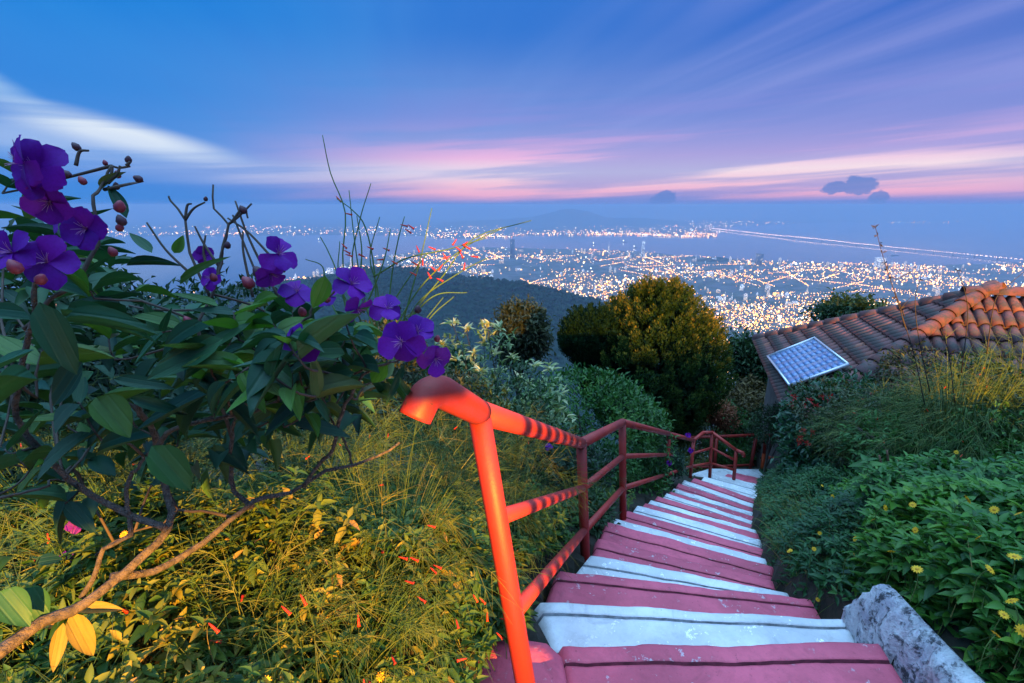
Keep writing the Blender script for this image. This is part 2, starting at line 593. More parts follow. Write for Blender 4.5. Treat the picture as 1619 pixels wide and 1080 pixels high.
soil = simple('soil', (0.035, 0.026, 0.016), 0.95, 0.5, 14.0, 0.6, c2=(0.012, 0.016, 0.008))
rs = np.concatenate([np.linspace(0.02, 12, 110), np.geomspace(12.3, 90000, 90)])
th = np.linspace(0, 2 * math.pi, 241)[:-1]
RR, TT = np.meshgrid(rs, th, indexing='ij')
gx, gy = RR * np.sin(TT), RR * np.cos(TT)
gz = ground_z(gx, gy)
nth = len(th)
ii, jj = np.meshgrid(np.arange(len(rs) - 1), np.arange(nth), indexing='ij')
q = np.stack([ii * nth + jj, ii * nth + (jj + 1) % nth, (ii + 1) * nth + (jj + 1) % nth, (ii + 1) * nth + jj], -1).reshape(-1, 4)
struct('ground', mesh('ground', np.stack([gx, gy, gz], -1).reshape(-1, 3), q[:, ::-1].copy(), soil))

# sea
m, t, b = newmat('sea_water')
b.inputs['Base Color'].default_value = (0.012, 0.03, 0.06, 1)
b.inputs['Roughness'].default_value = 0.07
b.inputs['IOR'].default_value = 1.33
tc = N(t, 'ShaderNodeTexCoord')
nz = noise(t, tc.outputs['Object'], 0.02, 4.0, 0.6)
bm = N(t, 'ShaderNodeBump'); bm.inputs['Strength'].default_value = 0.05; bm.inputs['Distance'].default_value = 6.0
t.links.new(nz, bm.inputs['Height']); t.links.new(bm.outputs[0], b.inputs['Normal'])
rr_ = np.geomspace(1500, 56000, 14)
V = []; Fq = []
na = 60
for i, r_ in enumerate(rr_):
    for j in range(na + 1):
        a_ = R(-80) + R(160) * j / na
        V.append((r_ * math.sin(a_), r_ * math.cos(a_), SEA))
for i in range(len(rr_) - 1):
    for j in range(na):
        a0 = i * (na + 1) + j
        Fq.append((a0, a0 + 1, a0 + na + 2, a0 + na + 1))
struct('sea', mesh('sea', V, np.array(Fq)[:, ::-1].copy(), m))

# coast lines, read off the photograph and laid on the plain 800 m below
LAND = SEA + 4.0
isl_px = [(-260, 500), (120, 478), (300, 466), (430, 448), (500, 434), (560, 411), (640, 400), (705, 394), (770, 391), (900, 394), (1000, 397), (1080, 404), (1150, 409), (1200, 412),
          (1300, 415), (1400, 417), (1480, 419), (1560, 417), (1640, 415), (1800, 424)]
isl = [at_z(px, py, LAND) for px, py in isl_px]
isl_poly = isl + [np.array([9000., 1100., LAND]), np.array([1500., 900., LAND]), np.array([-2500., 900., LAND]), np.array([-5200., 2400., LAND])]
main_px = [(-300, 372), (150, 374), (300, 373), (420, 372), (560, 371), (675, 373), (690, 377), (800, 376), (830, 372), (1000, 372), (1060, 375), (1132, 375), (1134, 366), (1120, 361),
           (1180, 356), (1250, 354), (1330, 350), (1420, 353), (1500, 352), (1540, 347)]
mainl = [at_z(px, py, LAND) for px, py in main_px]
main_poly = mainl + [np.array([52000. * math.sin(a_), 52000. * math.cos(a_), LAND]) for a_ in (R(30), R(15), R(0), R(-20), R(-40), R(-58))]


def land_mat(name, c1, c2, sc):
    m, t, b = newmat(name)
    tc = N(t, 'ShaderNodeTexCoord')
    vor = N(t, 'ShaderNodeTexVoronoi'); vor.inputs['Scale'].default_value = sc
    t.links.new(tc.outputs['Object'], vor.inputs['Vector'])
    nz = noise(t, tc.outputs['Object'], sc * 0.25, 4.0)
    c = mixc(t, smooth(t, nz, 0.4, 0.6), c1, c2)
    c = mixc(t, 0.35, c, vor.outputs['Color'], 'MULTIPLY')
    t.links.new(c, b.inputs['Base Color']); b.inputs['Roughness'].default_value = 0.9
    return m


def slab(name, poly, mat, top):
    n = len(poly)
    V = [(p[0], p[1], top) for p in poly] + [(p[0], p[1], SEA - 3) for p in poly]
    Fc = [tuple(range(n))] + [(i, i + n, (i + 1) % n + n, (i + 1) % n) for i in range(n)]
    me = mesh(name, V, Fc, mat, False)
    import bmesh
    bm_ = bmesh.new(); bm_.from_mesh(me); bmesh.ops.recalc_face_normals(bm_, faces=bm_.faces); bm_.to_mesh(me); bm_.free()
    return struct(name, me)


slab('city_land', isl_poly, land_mat('city_ground', (0.12, 0.12, 0.12), (0.035, 0.055, 0.03), 0.02), LAND)
slab('mainland', main_poly, land_mat('mainland_ground', (0.09, 0.10, 0.09), (0.03, 0.05, 0.03), 0.008), LAND)

# forested spur below the viewpoint, reading as one mass of trees
forest = simple('forest', (0.012, 0.036, 0.020), 0.95, 0.5, 0.03, 0.0, c2=(0.006, 0.022, 0.012), spec=0.05)
cr_px = [(-500, 700), (-250, 620), (0, 545), (200, 480), (350, 452), (450, 447), (500, 440), (560, 426), (640, 423), (700, 432), (760, 440), (820, 445), (880, 458), (940, 474), (990, 492),
         (1060, 522), (1150, 575), (1300, 680), (1500, 860)]
cr = np.array([at_y(px, py, 2500 - 0.25 * max(0, px - 600)) for px, py in cr_px])
gxs = np.linspace(-3600, 2900, 500); gys = np.linspace(900, 3900, 300)
X, Y = np.meshgrid(gxs, gys, indexing='ij')
cz = np.interp(gxs, cr[:, 0], cr[:, 2])[:, None]; cyy = np.interp(gxs, cr[:, 0], cr[:, 1])[:, None]
dy = Y - cyy
Zr = cz - 0.42 * np.abs(dy) ** 1.0 * np.where(dy < 0, 0.62, 1.0) - 6
Zr = Zr + 90 * (fbm(X / 330, Y / 330, 4) - 0.47) * np.clip(np.abs(dy) / 250, 0.12, 1) + 26 * (vnoise(X / 26, Y / 26) - 0.5) + 16 * (vnoise(X / 13 + 9, Y / 13) - 0.5)
keep = Zr > SEA - 20
Zr = np.maximum(Zr, SEA - 20)
na_, nb_ = X.shape
ii, jj = np.meshgrid(np.arange(na_ - 1), np.arange(nb_ - 1), indexing='ij')
q = np.stack([ii * nb_ + jj, (ii + 1) * nb_ + jj, (ii + 1) * nb_ + jj + 1, ii * nb_ + jj + 1], -1).reshape(-1, 4)
o = struct('hill', mesh('hill', np.stack([X, Y, Zr], -1).reshape(-1, 3), q, forest))
# tree crowns standing proud of the forest canopy
ico_V = np.array([(0, 0, 1), (.89, 0, .45), (.28, .85, .45), (-.72, .53, .45), (-.72, -.53, .45), (.28, -.85, .45), (.6, .5, -.4), (-.3, .75, -.4), (-.75, 0, -.4), (-.2, -.75, -.4), (.6, -.45, -.4)], float)
ico_F = np.array([(0, 1, 2, 2), (0, 2, 3, 3), (0, 3, 4, 4), (0, 4, 5, 5), (0, 5, 1, 1), (1, 10, 6, 2), (2, 6, 7, 3), (3, 7, 8, 4), (4, 8, 9, 5), (5, 9, 10, 1)])
ico_T = np.array([(a, b_, c) for (a, b_, c, d) in ico_F] + [(a, c, d) for (a, b_, c, d) in ico_F if c != d])
nT = 9000
tx = rng.uniform(-1500, 1000, nT)
ty = np.interp(tx, cr[:, 0], cr[:, 1]) + rng.normal(-120, 260, nT)
fi = np.clip(((tx - gxs[0]) / (gxs[1] - gxs[0])).astype(int), 0, na_ - 1); fj = np.clip(((ty - gys[0]) / (gys[1] - gys[0])).astype(int), 0, nb_ - 1)
tz = Zr[fi, fj] + 2
acc = Acc()
scatter((ico_V, ico_T), np.stack([tx, ty, tz], 1), sph(nT) * 0.2 + np.array([0, 1, 0]), np.tile([0, 0, 1.0], (nT, 1)), rng.uniform(7, 15, nT), rng.uniform(7, 14, nT), rng.random(nT), acc)
o = obj('forest', acc.mesh('forest', leaf_mat('forest_crowns', [(0, (0.006, 0.022, 0.012)), (1, (0.014, 0.042, 0.022))], 0.9, 0, spec=0.1)))
tag(o, 'dark forest covering the ridge below the city', 'forest', kind='stuff')

# distant mountains on the mainland, and the lone hill in front of them
mtn = simple('mountain_forest', (0.03, 0.05, 0.035), 0.95, 0.3, 0.0005)


def mountain(name, pts, Y, depth, seed):
    px = np.linspace(pts[0][0], pts[-1][0], 160)
    py = np.interp(px, [p[0] for p in pts], [p[1] for p in pts]) - 4.0 * (fbm(px / 46.0 + seed, px * 0 + seed, 4) - 0.47)
    C = np.array([at_y(a_, b_, Y) for a_, b_ in zip(px, py)])
    V = []
    prof = [(-1, 0), (-0.7, 0.22), (-0.4, 0.5), (-0.15, 0.88), (0, 1.0), (0.3, 0.7), (1, 0)]
    for s, h in prof:
        jit = 1 + 0.35 * (fbm(px / 30 + s * 9, px * 0 + seed + s, 3) - 0.45) * (h < 1)
        V.append(np.stack([C[:, 0] * (1 + s * depth / Y), C[:, 1] + s * depth, SEA - 5 + (C[:, 2] - SEA + 5) * h * jit], 1))
    V = np.concatenate(V); k = len(px)
    Fq = np.array([(i * k + j, i * k + j + 1, (i + 1) * k + j + 1, (i + 1) * k + j) for i in range(len(prof) - 1) for j in range(k - 1)])
    return struct(name, mesh(name, V, Fq, mtn))


mountain('mountains', [(-200, 345), (200, 336), (420, 332), (600, 330), (760, 328), (900, 329), (1020, 328), (1150, 327.5), (1290, 328), (1400, 330), (1520, 336), (1700, 345)], 40000, 5000, 3)
mountain('mountain_ridge', [(700, 352), (800, 346), (850, 341), (885, 332), (905, 330), (935, 335), (960, 343), (1030, 346), (1090, 352)], 21000, 1800, 12)

# the air: one closed box of thin, even haze round everything
V, Fq = box((0, 22500, (SEA - 12 + 32) / 2), (110000, 66000, 32 - (SEA - 12)))
me = mesh('haze', V, Fq, None, False)
hm = bpy.data.materials.new('haze'); hm.use_nodes = True
t = hm.node_tree; t.nodes.clear()
pv = N(t, 'ShaderNodeVolumePrincipled')
pv.inputs['Color'].default_value = (0.54, 0.63, 0.80, 1)
pv.inputs['Density'].default_value = HAZE
pv.inputs['Anisotropy'].default_value = 0.15
ot = N(t, 'ShaderNodeOutputMaterial'); t.links.new(pv.outputs[0], ot.inputs['Volume'])
me.materials.append(hm)
tag(obj('haze', me), 'pale blue evening haze over city and sea', 'haze', kind='stuff')

# ------------------------------------------------------------------ the city


def in_poly(poly, x, y):
    P = np.array([(p[0], p[1]) for p in poly]); n = len(P)
    c = np.zeros(len(x), bool)
    j = n - 1
    for i in range(n):
        xi, yi = P[i]; xj, yj = P[j]
        hit = ((yi > y) != (yj > y)) & (x < (xj - xi) * (y - yi) / (yj - yi + 1e-9) + xi)
        c ^= hit; j = i
    return c


def hill_at(x, y):
    fi = np.clip(((x - gxs[0]) / (gxs[1] - gxs[0])).astype(int), 0, na_ - 1); fj = np.clip(((y - gys[0]) / (gys[1] - gys[0])).astype(int), 0, nb_ - 1)
    z = Zr[fi, fj]
    out = (x < gxs[0]) | (x > gxs[-1]) | (y < gys[0]) | (y > gys[-1])
    return np.where(out, SEA - 20, z)


oct_V = np.array([(1, 0, 0), (0, 1, 0), (-1, 0, 0), (0, -1, 0), (0, 0, 1), (0, 0, -1)], float)
oct_F = np.array([(0, 1, 4), (1, 2, 4), (2, 3, 4), (3, 0, 4), (1, 0, 5), (2, 1, 5), (3, 2, 5), (0, 3, 5)])
WARM = [(0.0, (1.0, 0.44, 0.10)), (0.32, (1.0, 0.58, 0.22)), (0.58, (1.0, 0.76, 0.45)), (0.72, (1.0, 0.32, 0.06)), (0.92, (0.85, 0.92, 1.0))]


def lights(name, label, P, size, strength, mat_stops=WARM):
    acc = Acc()
    n = len(P)
    scatter((oct_V, oct_F), P, np.tile([0, 1.0, 0], (n, 1)), np.tile([0, 0, 1.0], (n, 1)), size, size, rng.random(n), acc)
    o = obj(name, acc.mesh(name, emis(name, mat_stops, strength), False))
    tag(o, label, 'lights', kind='stuff')
    return o


def city_points(poly, n, xr, yr, clump, seed):
    out = np.zeros((0, 2))
    while len(out) < n:
        k = n * 3
        # sample by image density: uniform in view angle and in 1/distance
        a_ = rng.uniform(xr[0], xr[1], k)
        iv = rng.uniform(1 / yr[1], 1 / yr[0], k)
        y = 1 / iv; x = a_ * y
        d = fbm(x / clump + seed, y / clump, 4)
        ok = in_poly(poly, x, y) & (rng.random(k) < np.clip((d - 0.36) * 5.0, 0.05, 1)) & (hill_at(x, y) < LAND + 6)
        out = np.vstack([out, np.stack([x, y], 1)[ok]])
    return out[:n]


def street(poly, P0, P1, step, jit):
    n = max(2, int(np.hypot(*(P1 - P0)) / step))
    t_ = np.linspace(0, 1, n)[:, None]
    Q = P0 * (1 - t_) + P1 * t_ + rng.normal(size=(n, 2)) * jit
    ok = in_poly(poly, Q[:, 0], Q[:, 1]) & (hill_at(Q[:, 0], Q[:, 1]) < LAND + 6)
    return Q[ok]


pts = np.vstack([city_points(isl_poly, 9500, (-1.2, 1.3), (3000, 9500), 700.0, 1), city_points(isl_poly, 1500, (-1.2, 1.3), (1900, 3200), 500.0, 3)])
sts = []
for i in range(190):
    c = city_points(isl_poly, 1, (-1.1, 1.25), (2700, 9000), 900.0, 5)[0]
    a_ = random.choice([0.5, 2.07]) + random.gauss(0, 0.35) - 0.2 * c[0] / 4000
    L_ = random.uniform(250, 1100)
    dv_ = np.array([math.cos(a_), math.sin(a_)]) * L_
    sts.append(street(isl_poly, c - dv_ / 2, c + dv_ / 2, 26, 4))
st_pts = np.vstack(sts)
z0 = LAND
P = np.column_stack([pts, z0 + rng.uniform(4, 28, len(pts))])
dist = np.hypot(P[:, 0], P[:, 1])
lights('city_light_points', 'warm and white lights of the city spread over the coastal plain', P, rng.gamma(3.0, 1.0, len(P)) * dist / 6000 * 1.4 + 1.2, 6.0)
P = np.column_stack([st_pts, np.full(len(st_pts), z0 + 10)])
lights('street_light_points', 'chains of amber street lamps drawing the city streets', P, rng.uniform(2.2, 5.5, len(P)) * np.hypot(P[:, 0], P[:, 1]) / 6000, 9.0,
       [(0.0, (1.0, 0.36, 0.07)), (0.5, (1.0, 0.48, 0.16)), (0.85, (1.0, 0.66, 0.34))])
ptm = city_points(main_poly, 1100, (-0.85, 0.46), (10500, 19000), 1800.0, 9)
ptm2 = city_points(main_poly, 600, (-0.1, 0.44), (10500, 14500), 900.0, 13)
ptm3 = city_points(main_poly, 260, (0.3, 0.95), (13000, 26000), 2500.0, 4)
sh = np.array([p[:2] for p in mainl])
shq = []
for i in range(4, 12):
    n = max(2, int(np.hypot(*(sh[i + 1] - sh[i])) / 260))
    t_ = np.linspace(0, 1, n)[:, None]
    shq.append(sh[i] * (1 - t_) + sh[i + 1] * t_ + rng.normal(size=(n, 2)) * 30 + np.array([0, 90]))
ptm = np.vstack([ptm, ptm2, ptm3] + shq)
P = np.column_stack([ptm, np.full(len(ptm), z0 + 12)])
lights('far_shore_light_points', 'lights of the port town across the strait', P, rng.gamma(2.6, 1.0, len(P)) * np.hypot(P[:, 0], P[:, 1]) / 12000 * 2.3 + 2, 11.0)

# buildings: a few shared shapes, each building an object of its own


def bmat(name, wall, lit, dens, strength):
    m, t, b = newmat(name)
    tc = N(t, 'ShaderNodeTexCoord')
    mp = N(t, 'ShaderNodeMapping'); mp.inputs['Scale'].default_value = (9, 9, 14)
    t.links.new(tc.outputs['Generated'], mp.inputs[0])
    oi = N(t, 'ShaderNodeObjectInfo')
    wn_ = N(t, 'ShaderNodeTexWhiteNoise', noise_dimensions='4D')
    fl = N(t, 'ShaderNodeVectorMath', operation='FLOOR'); t.links.new(mp.outputs[0], fl.inputs[0])
    t.links.new(fl.outputs[0], wn_.inputs['Vector']); t.links.new(oi.outputs['Random'], wn_.inputs['W'])
    on = M(t, 'GREATER_THAN', wn_.outputs['Value'], 1 - dens)
    b.inputs['Base Color'].default_value = (*wall, 1); b.inputs['Roughness'].default_value = 0.8
    b.inputs['Emission Color'].default_value = (*lit, 1)
    t.links.new(M(t, 'MULTIPLY', on, strength), b.inputs['Emission Strength'])
    m.cycles.emission_sampling = 'NONE'
    return m


B_MATS = [bmat('pale_flats', (0.40, 0.40, 0.42), (1.0, 0.82, 0.62), 0.34, 1.6), bmat('white_flats', (0.5, 0.5, 0.52), (0.95, 0.95, 1.0), 0.32, 1.6),
          bmat('amber_flats', (0.5, 0.46, 0.42), (1.0, 0.66, 0.36), 0.34, 1.6), bmat('dark_flats', (0.10, 0.12, 0.16), (1.0, 0.8, 0.6), 0.04, 1.0)]


def building_mesh(name, w, d, h, kind, mat):
    acc = Acc()
    acc.add(*box((0, 0, h / 2 - 2), (w, d, h + 4)))
    if kind == 'setback':
        acc.add(*box((0, 0, h + h * 0.10), (w * 0.62, d * 0.62, h * 0.2)))
    if kind in ('slab', 'setback'):
        acc.add(*box((w * 0.1, 0, h + (h * 0.2 if kind == 'setback' else 0) + 2.5), (w * 0.3, d * 0.4, 5)))
    if kind == 'twin':
        acc.add(*box((w * 0.9, d * 0.2, h * 0.42), (w * 0.7, d * 0.8, h * 0.84 + 4)))
    if kind == 'mast':
        acc.add(*box((0, 0, h + 8), (w * 0.5, d * 0.5, 16))); acc.add(*box((0, 0, h + 30), (3, 3, 30)))
    return acc.mesh(name, mat, False)


kinds = ['slab', 'setback', 'twin', 'slab', 'mast']
pool = []
for i in range(15):
    k = kinds[i % 5]
    w = random.uniform(16, 46); d = random.uniform(14, 26); h = random.uniform(28, 75) if k != 'slab' else random.uniform(18, 55)
    pool.append((building_mesh('city_building', w, d, h, k, B_MATS[i % 3]), h))
bp = city_points(isl_poly, 210, (-0.55, 1.05), (3600, 8900), 800.0, 21)
lab = 'pale city block among the lights of the coastal plain'
for i, (x, y) in enumerate(bp):
    me, h = pool[i % len(pool)]
    s = random.uniform(0.55, 1.1)
    o = obj('city_building', me, world=Matrix.Translation((x, y, LAND)) @ Matrix.Rotation(random.uniform(0, 3.1), 4, 'Z') @ Matrix.Diagonal((s, s, s * random.uniform(0.7, 1.3), 1)))
    tag(o, lab, 'building', 'buildings of the city on the plain')
# waterfront towers, left of the centre and along the shore
lab2 = 'tall pale tower block standing along the city waterfront'
for i, px in enumerate([468, 497, 503, 520, 543, 556, 620, 655, 700, 742, 765, 880, 905, 925, 962, 1018, 1040, 1100, 1130, 1165, 1232, 1250, 1308, 1330, 1382, 1394, 1430, 1450]):
    py = float(np.interp(px, [p[0] for p in isl_px], [p[1] for p in isl_px])) + random.uniform(2, 11)
    g = at_z(px, py, LAND)
    me, h = pool[(i * 7 + 1) % len(pool)]
    s = random.uniform(1.0, 1.5)
    o = obj('waterfront_tower', me, world=Matrix.Translation((g[0], g[1], LAND)) @ Matrix.Rotation(random.uniform(0, 3.1), 4, 'Z') @ Matrix.Diagonal((s * 0.8, s * 0.8, s * random.uniform(1.0, 1.6), 1)))
    tag(o, lab2, 'tower', 'waterfront towers')


def special(name, label, px, py_base, py_top, wpx, mat, kind='slab'):
    g = at_z(px, py_base, LAND); dd = (g[1] * CP - (g[2] - CAM[2]) * SP)
    top = at_y(px, py_top, g[1]); w = wpx / F * dd
    th_ = thing(name, label, 'tower', (g[0], g[1], LAND))
    acc = Acc(); acc.add(*box((0, 0, (top[2] - LAND) / 2), (w, w, top[2] - LAND)))
    obj('shaft', acc.mesh('shaft', mat, False), th_, Matrix.Translation((g[0], g[1], LAND)))
    acc = Acc(); acc.add(*box((0, 0, 0), (w * 1.12, w * 1.12, w * 0.18)))
    obj('crown_slab', acc.mesh('crown_slab', mat, False), th_, Matrix.Translation((g[0], g[1], top[2])))
    acc = Acc(); acc.add(*tube([(0, 0, 0), (0, 0, w * 0.7)], w * 0.04, 4, False))
    obj('mast', acc.mesh('mast', mat, False), th_, Matrix.Translation((g[0], g[1], top[2])))


special('dark_tower', 'lone tall dark tower rising above the city shore', 810, 408, 379, 7, B_MATS[3])
special('dark_tower', 'short broad dark tower by the water above the golden conifer', 1199, 420, 402, 8, B_MATS[3])
special('crane_tower', 'slender pale tower beside the ships at the water edge', 1016, 402, 382, 4, B_MATS[1])
special('lit_tower', 'glowing pale block of flats at the shore below the bridge', 1389, 424, 408, 10, B_MATS[1])
# wooded knoll on the shore
kp = at_z(1133, 413, LAND)
aa = np.linspace(0, 2 * math.pi, 33)[:-1]
V = [(kp[0], kp[1], LAND + 60)]
for f_, hgt in ((0.25, 55), (0.5, 40), (0.75, 20), (1.0, -4)):
    for a_ in aa:
        V.append((kp[0] + 330 * f_ * math.cos(a_), kp[1] + 160 * f_ * math.sin(a_), LAND + hgt * random.uniform(0.85, 1.1)))
Fc = [(0, 1 + j, 1 + (j + 1) % 32) for j in range(32)]
for i in range(3):
    for j in range(32):
        a0 = 1 + i * 32 + j; a1 = 1 + i * 32 + (j + 1) % 32
        Fc.append((a0, a0 + 32, a1 + 32, a1))
struct('wooded_hill', mesh('wooded_hill', V, Fc, forest))

# the long bridge over the strait
BA, BB = at_z(1122, 361, SEA + 22), at_z(1640, 414, SEA + 22)
bmid = (BA + BB) / 2 + np.array([-350.0, -60.0, 0])
ts_ = np.linspace(0, 1, 61)[:, None]
bl = (1 - ts_) ** 2 * BA + 2 * ts_ * (1 - ts_) * bmid + ts_ ** 2 * BB
bl[:, 2] += 14 * np.exp(-((ts_[:, 0] - 0.55) / 0.10) ** 2)
br = thing('long_bridge', 'long low bridge with rows of lamps crossing the strait', 'bridge', bl[30])
tn = unit(np.gradient(bl, axis=0)); nrm = np.stack([tn[:, 1], -tn[:, 0], 0 * tn[:, 0]], 1)
V = np.concatenate([bl + nrm * 16 + [0, 0, 2], bl - nrm * 16 + [0, 0, 2], bl - nrm * 16 - [0, 0, 3], bl + nrm * 16 - [0, 0, 3]])
k = len(bl)
Fq = np.array([(a_ * k + j, a_ * k + j + 1, ((a_ + 1) % 4) * k + j + 1, ((a_ + 1) % 4) * k + j) for a_ in range(4) for j in range(k - 1)])
conc = simple('bridge_concrete', (0.35, 0.35, 0.36), 0.8, 0.2, 0.05)
obj('deck', mesh('deck', V, Fq, conc, False), br)
pm = None
for j in range(1, k - 1, 2):
    c = bl[j]
    acc = Acc(); h = c[2] - 3 - (SEA - 6)
    acc.add(*box((0, 0, -h / 2), (10, 26, h)))
    obj('pier', acc.mesh('pier', conc, False), br, Matrix.Translation((c[0], c[1], c[2] - 3)) @ Matrix.Rotation(math.atan2(tn[j, 1], tn[j, 0]), 4, 'Z'))
acc = Acc()
tl = np.linspace(0, k - 1, 150)
Lp = np.stack([np.interp(tl, np.arange(k), bl[:, i]) for i in range(3)], 1); Ln = np.stack([np.interp(tl, np.arange(k), nrm[:, i]) for i in range(3)], 1)
LP = np.vstack([Lp + Ln * 15 + [0, 0, 14], Lp - Ln * 15 + [0, 0, 14]])
n = len(LP)
scatter((oct_V, oct_F), LP, np.tile([0, 1.0, 0], (n, 1)), np.tile([0, 0, 1.0], (n, 1)), np.hypot(LP[:, 0], LP[:, 1]) / 10000 * 4.2, np.hypot(LP[:, 0], LP[:, 1]) / 10000 * 4.2, rng.random(n), acc)
o = obj('lamps', acc.mesh('lamps', emis('bridge_lamps', [(0, (1.0, 0.5, 0.25)), (0.5, (1.0, 0.62, 0.38))], 20.0), False), br)
o['kind'] = 'stuff'

# ships at anchor
hullm = simple('ship_hull', (0.10, 0.12, 0.16), 0.6, 0.2, 0.1)
supm = simple('ship_white', (0.7, 0.7, 0.7), 0.6, 0.1, 0.1)
shipl = emis('ship_lamp', [(0, (1.0, 0.85, 0.6))], 12.0)
for (px, py, L_, lb) in ((988, 383, 120, 'small lit ship anchored in mid strait above the city'), (940, 386, 90, 'small dark ship anchored in the pink lit strait'), (506, 380, 100, 'lone lit ship on the water beyond the purple flowers'),
                         (1415, 404, 150, 'dark cargo ship lying below the bridge lamps'), (1005, 392, 110, 'ship at the quay beside the slender pale tower')):
    g = at_z(px, py, SEA)
    s_ = thing('ship', lb, 'ship', (g[0], g[1], SEA))
    hl = np.array([(-.5, -.08, 0), (.38, -.08, 0), (.5, 0, 0), (.38, .08, 0), (-.5, .08, 0)]) * L_
    V = np.vstack([hl * [0.94, 0.8, 1] + [0, 0, -3], hl + [0, 0, L_ * 0.07]])
    Fc = [(4, 3, 2, 1, 0), (5, 6, 7, 8, 9)] + [(i, (i + 1) % 5, (i + 1) % 5 + 5, i + 5) for i in range(5)]
    w_ = Matrix.Translation((g[0], g[1], SEA)) @ Matrix.Rotation(0.15, 4, 'Z')
    obj('hull', mesh('hull', V, Fc, hullm, False), s_, w_)
    acc = Acc(); acc.add(*box((-0.34 * L_, 0, 0.13 * L_), (0.14 * L_, 0.13 * L_, 0.13 * L_))); acc.add(*box((-0.34 * L_, 0, 0.22 * L_), (0.05 * L_, 0.05 * L_, 0.06 * L_)))
    obj('superstructure', acc.mesh('superstructure', supm, False), s_, w_)
    if 'lit' in lb or 'quay' in lb:
        acc = Acc(); scatter((oct_V, oct_F), np.array([[-0.3 * L_, 0, 0.3 * L_]]), [[0, 1, 0]], [[0, 0, 1]], 11, 11, 0.1, acc)
        obj('deck_lamp', acc.mesh('deck_lamp', shipl, False), s_, w_)

# ================================================================== THE STAIRWAY
def paint(name, c, wear, under):
    """old masonry paint: blotchy, flecked where it has flaked, grime in the hollows"""
    m, t, b = newmat(name)
    tc = N(t, 'ShaderNodeTexCoord'); oi = N(t, 'ShaderNodeObjectInfo')
    add = N(t, 'ShaderNodeVectorMath', operation='ADD')
    t.links.new(tc.outputs['Object'], add.inputs[0])
    n1 = noise(t, tc.outputs['Object'], 3.0, 6.0, 0.6)
    n2 = noise(t, tc.outputs['Object'], 22.0, 6.0, 0.7)
    n3 = noise(t, tc.outputs['Object'], 75.0, 3.0, 0.6)
    col = mixc(t, smooth(t, n1, 0.3, 0.7), c, tuple(x * 0.66 for x in c))
    col = mixc(t, M(t, 'MULTIPLY', smooth(t, n2, 0.42, 0.62), 0.35), col, tuple(x * 0.62 for x in c))
    fl = M(t, 'MULTIPLY', smooth(t, n2, wear, wear + 0.035), smooth(t, n3, 0.38, 0.52))
    col = mixc(t, M(t, 'MULTIPLY', fl, smooth(t, n1, 0.42, 0.56)), col, under)
    n5 = noise(t, tc.outputs['Object'], 6.5, 6.0, 0.65, 0.8)
    col = mixc(t, M(t, 'MULTIPLY', smooth(t, n5, 0.52, 0.70), 0.55), col, tuple(x * 0.45 for x in c))
    pit = smooth(t, n3, 0.66, 0.72)
    col = mixc(t, M(t, 'MULTIPLY', pit, 0.5), col, tuple(x * 0.3 for x in c))
    t.links.new(col, b.inputs['Base Color'])
    b.inputs['Roughness'].default_value = 0.62
    b.inputs['Specular IOR Level'].default_value = 0.35
    hgt = M(t, 'ADD', M(t, 'MULTIPLY', n2, 0.6), M(t, 'MULTIPLY', n3, 0.4))
    bm = N(t, 'ShaderNodeBump'); bm.inputs['Strength'].default_value = 0.45; bm.inputs['Distance'].default_value = 0.012
    t.links.new(hgt, bm.inputs['Height']); t.links.new(bm.outputs[0], b.inputs['Normal'])
    return m


PINK = paint('red_step_paint', (0.66, 0.115, 0.175), 0.60, (0.52, 0.40, 0.44))
WHITE = paint('white_step_paint', (0.76, 0.78, 0.80), 0.575, (0.90, 0.90, 0.88))
GROOVE_SHADE_P = simple('red_groove_shade', (0.20, 0.03, 0.055), 0.95, 0.6, 20.0)  # shade of the scored grooves put into a darker step colour
GROOVE_SHADE_W = simple('white_groove_shade', (0.32, 0.35, 0.38), 0.95, 0.6, 20.0)
CONC = paint('bare_render', (0.50, 0.50, 0.50), 0.52, (0.12, 0.12, 0.13))

stair = thing('staircase', 'winding concrete steps painted in red and white bands, going down the slope', 'staircase', (0.7, 1.3, 0))


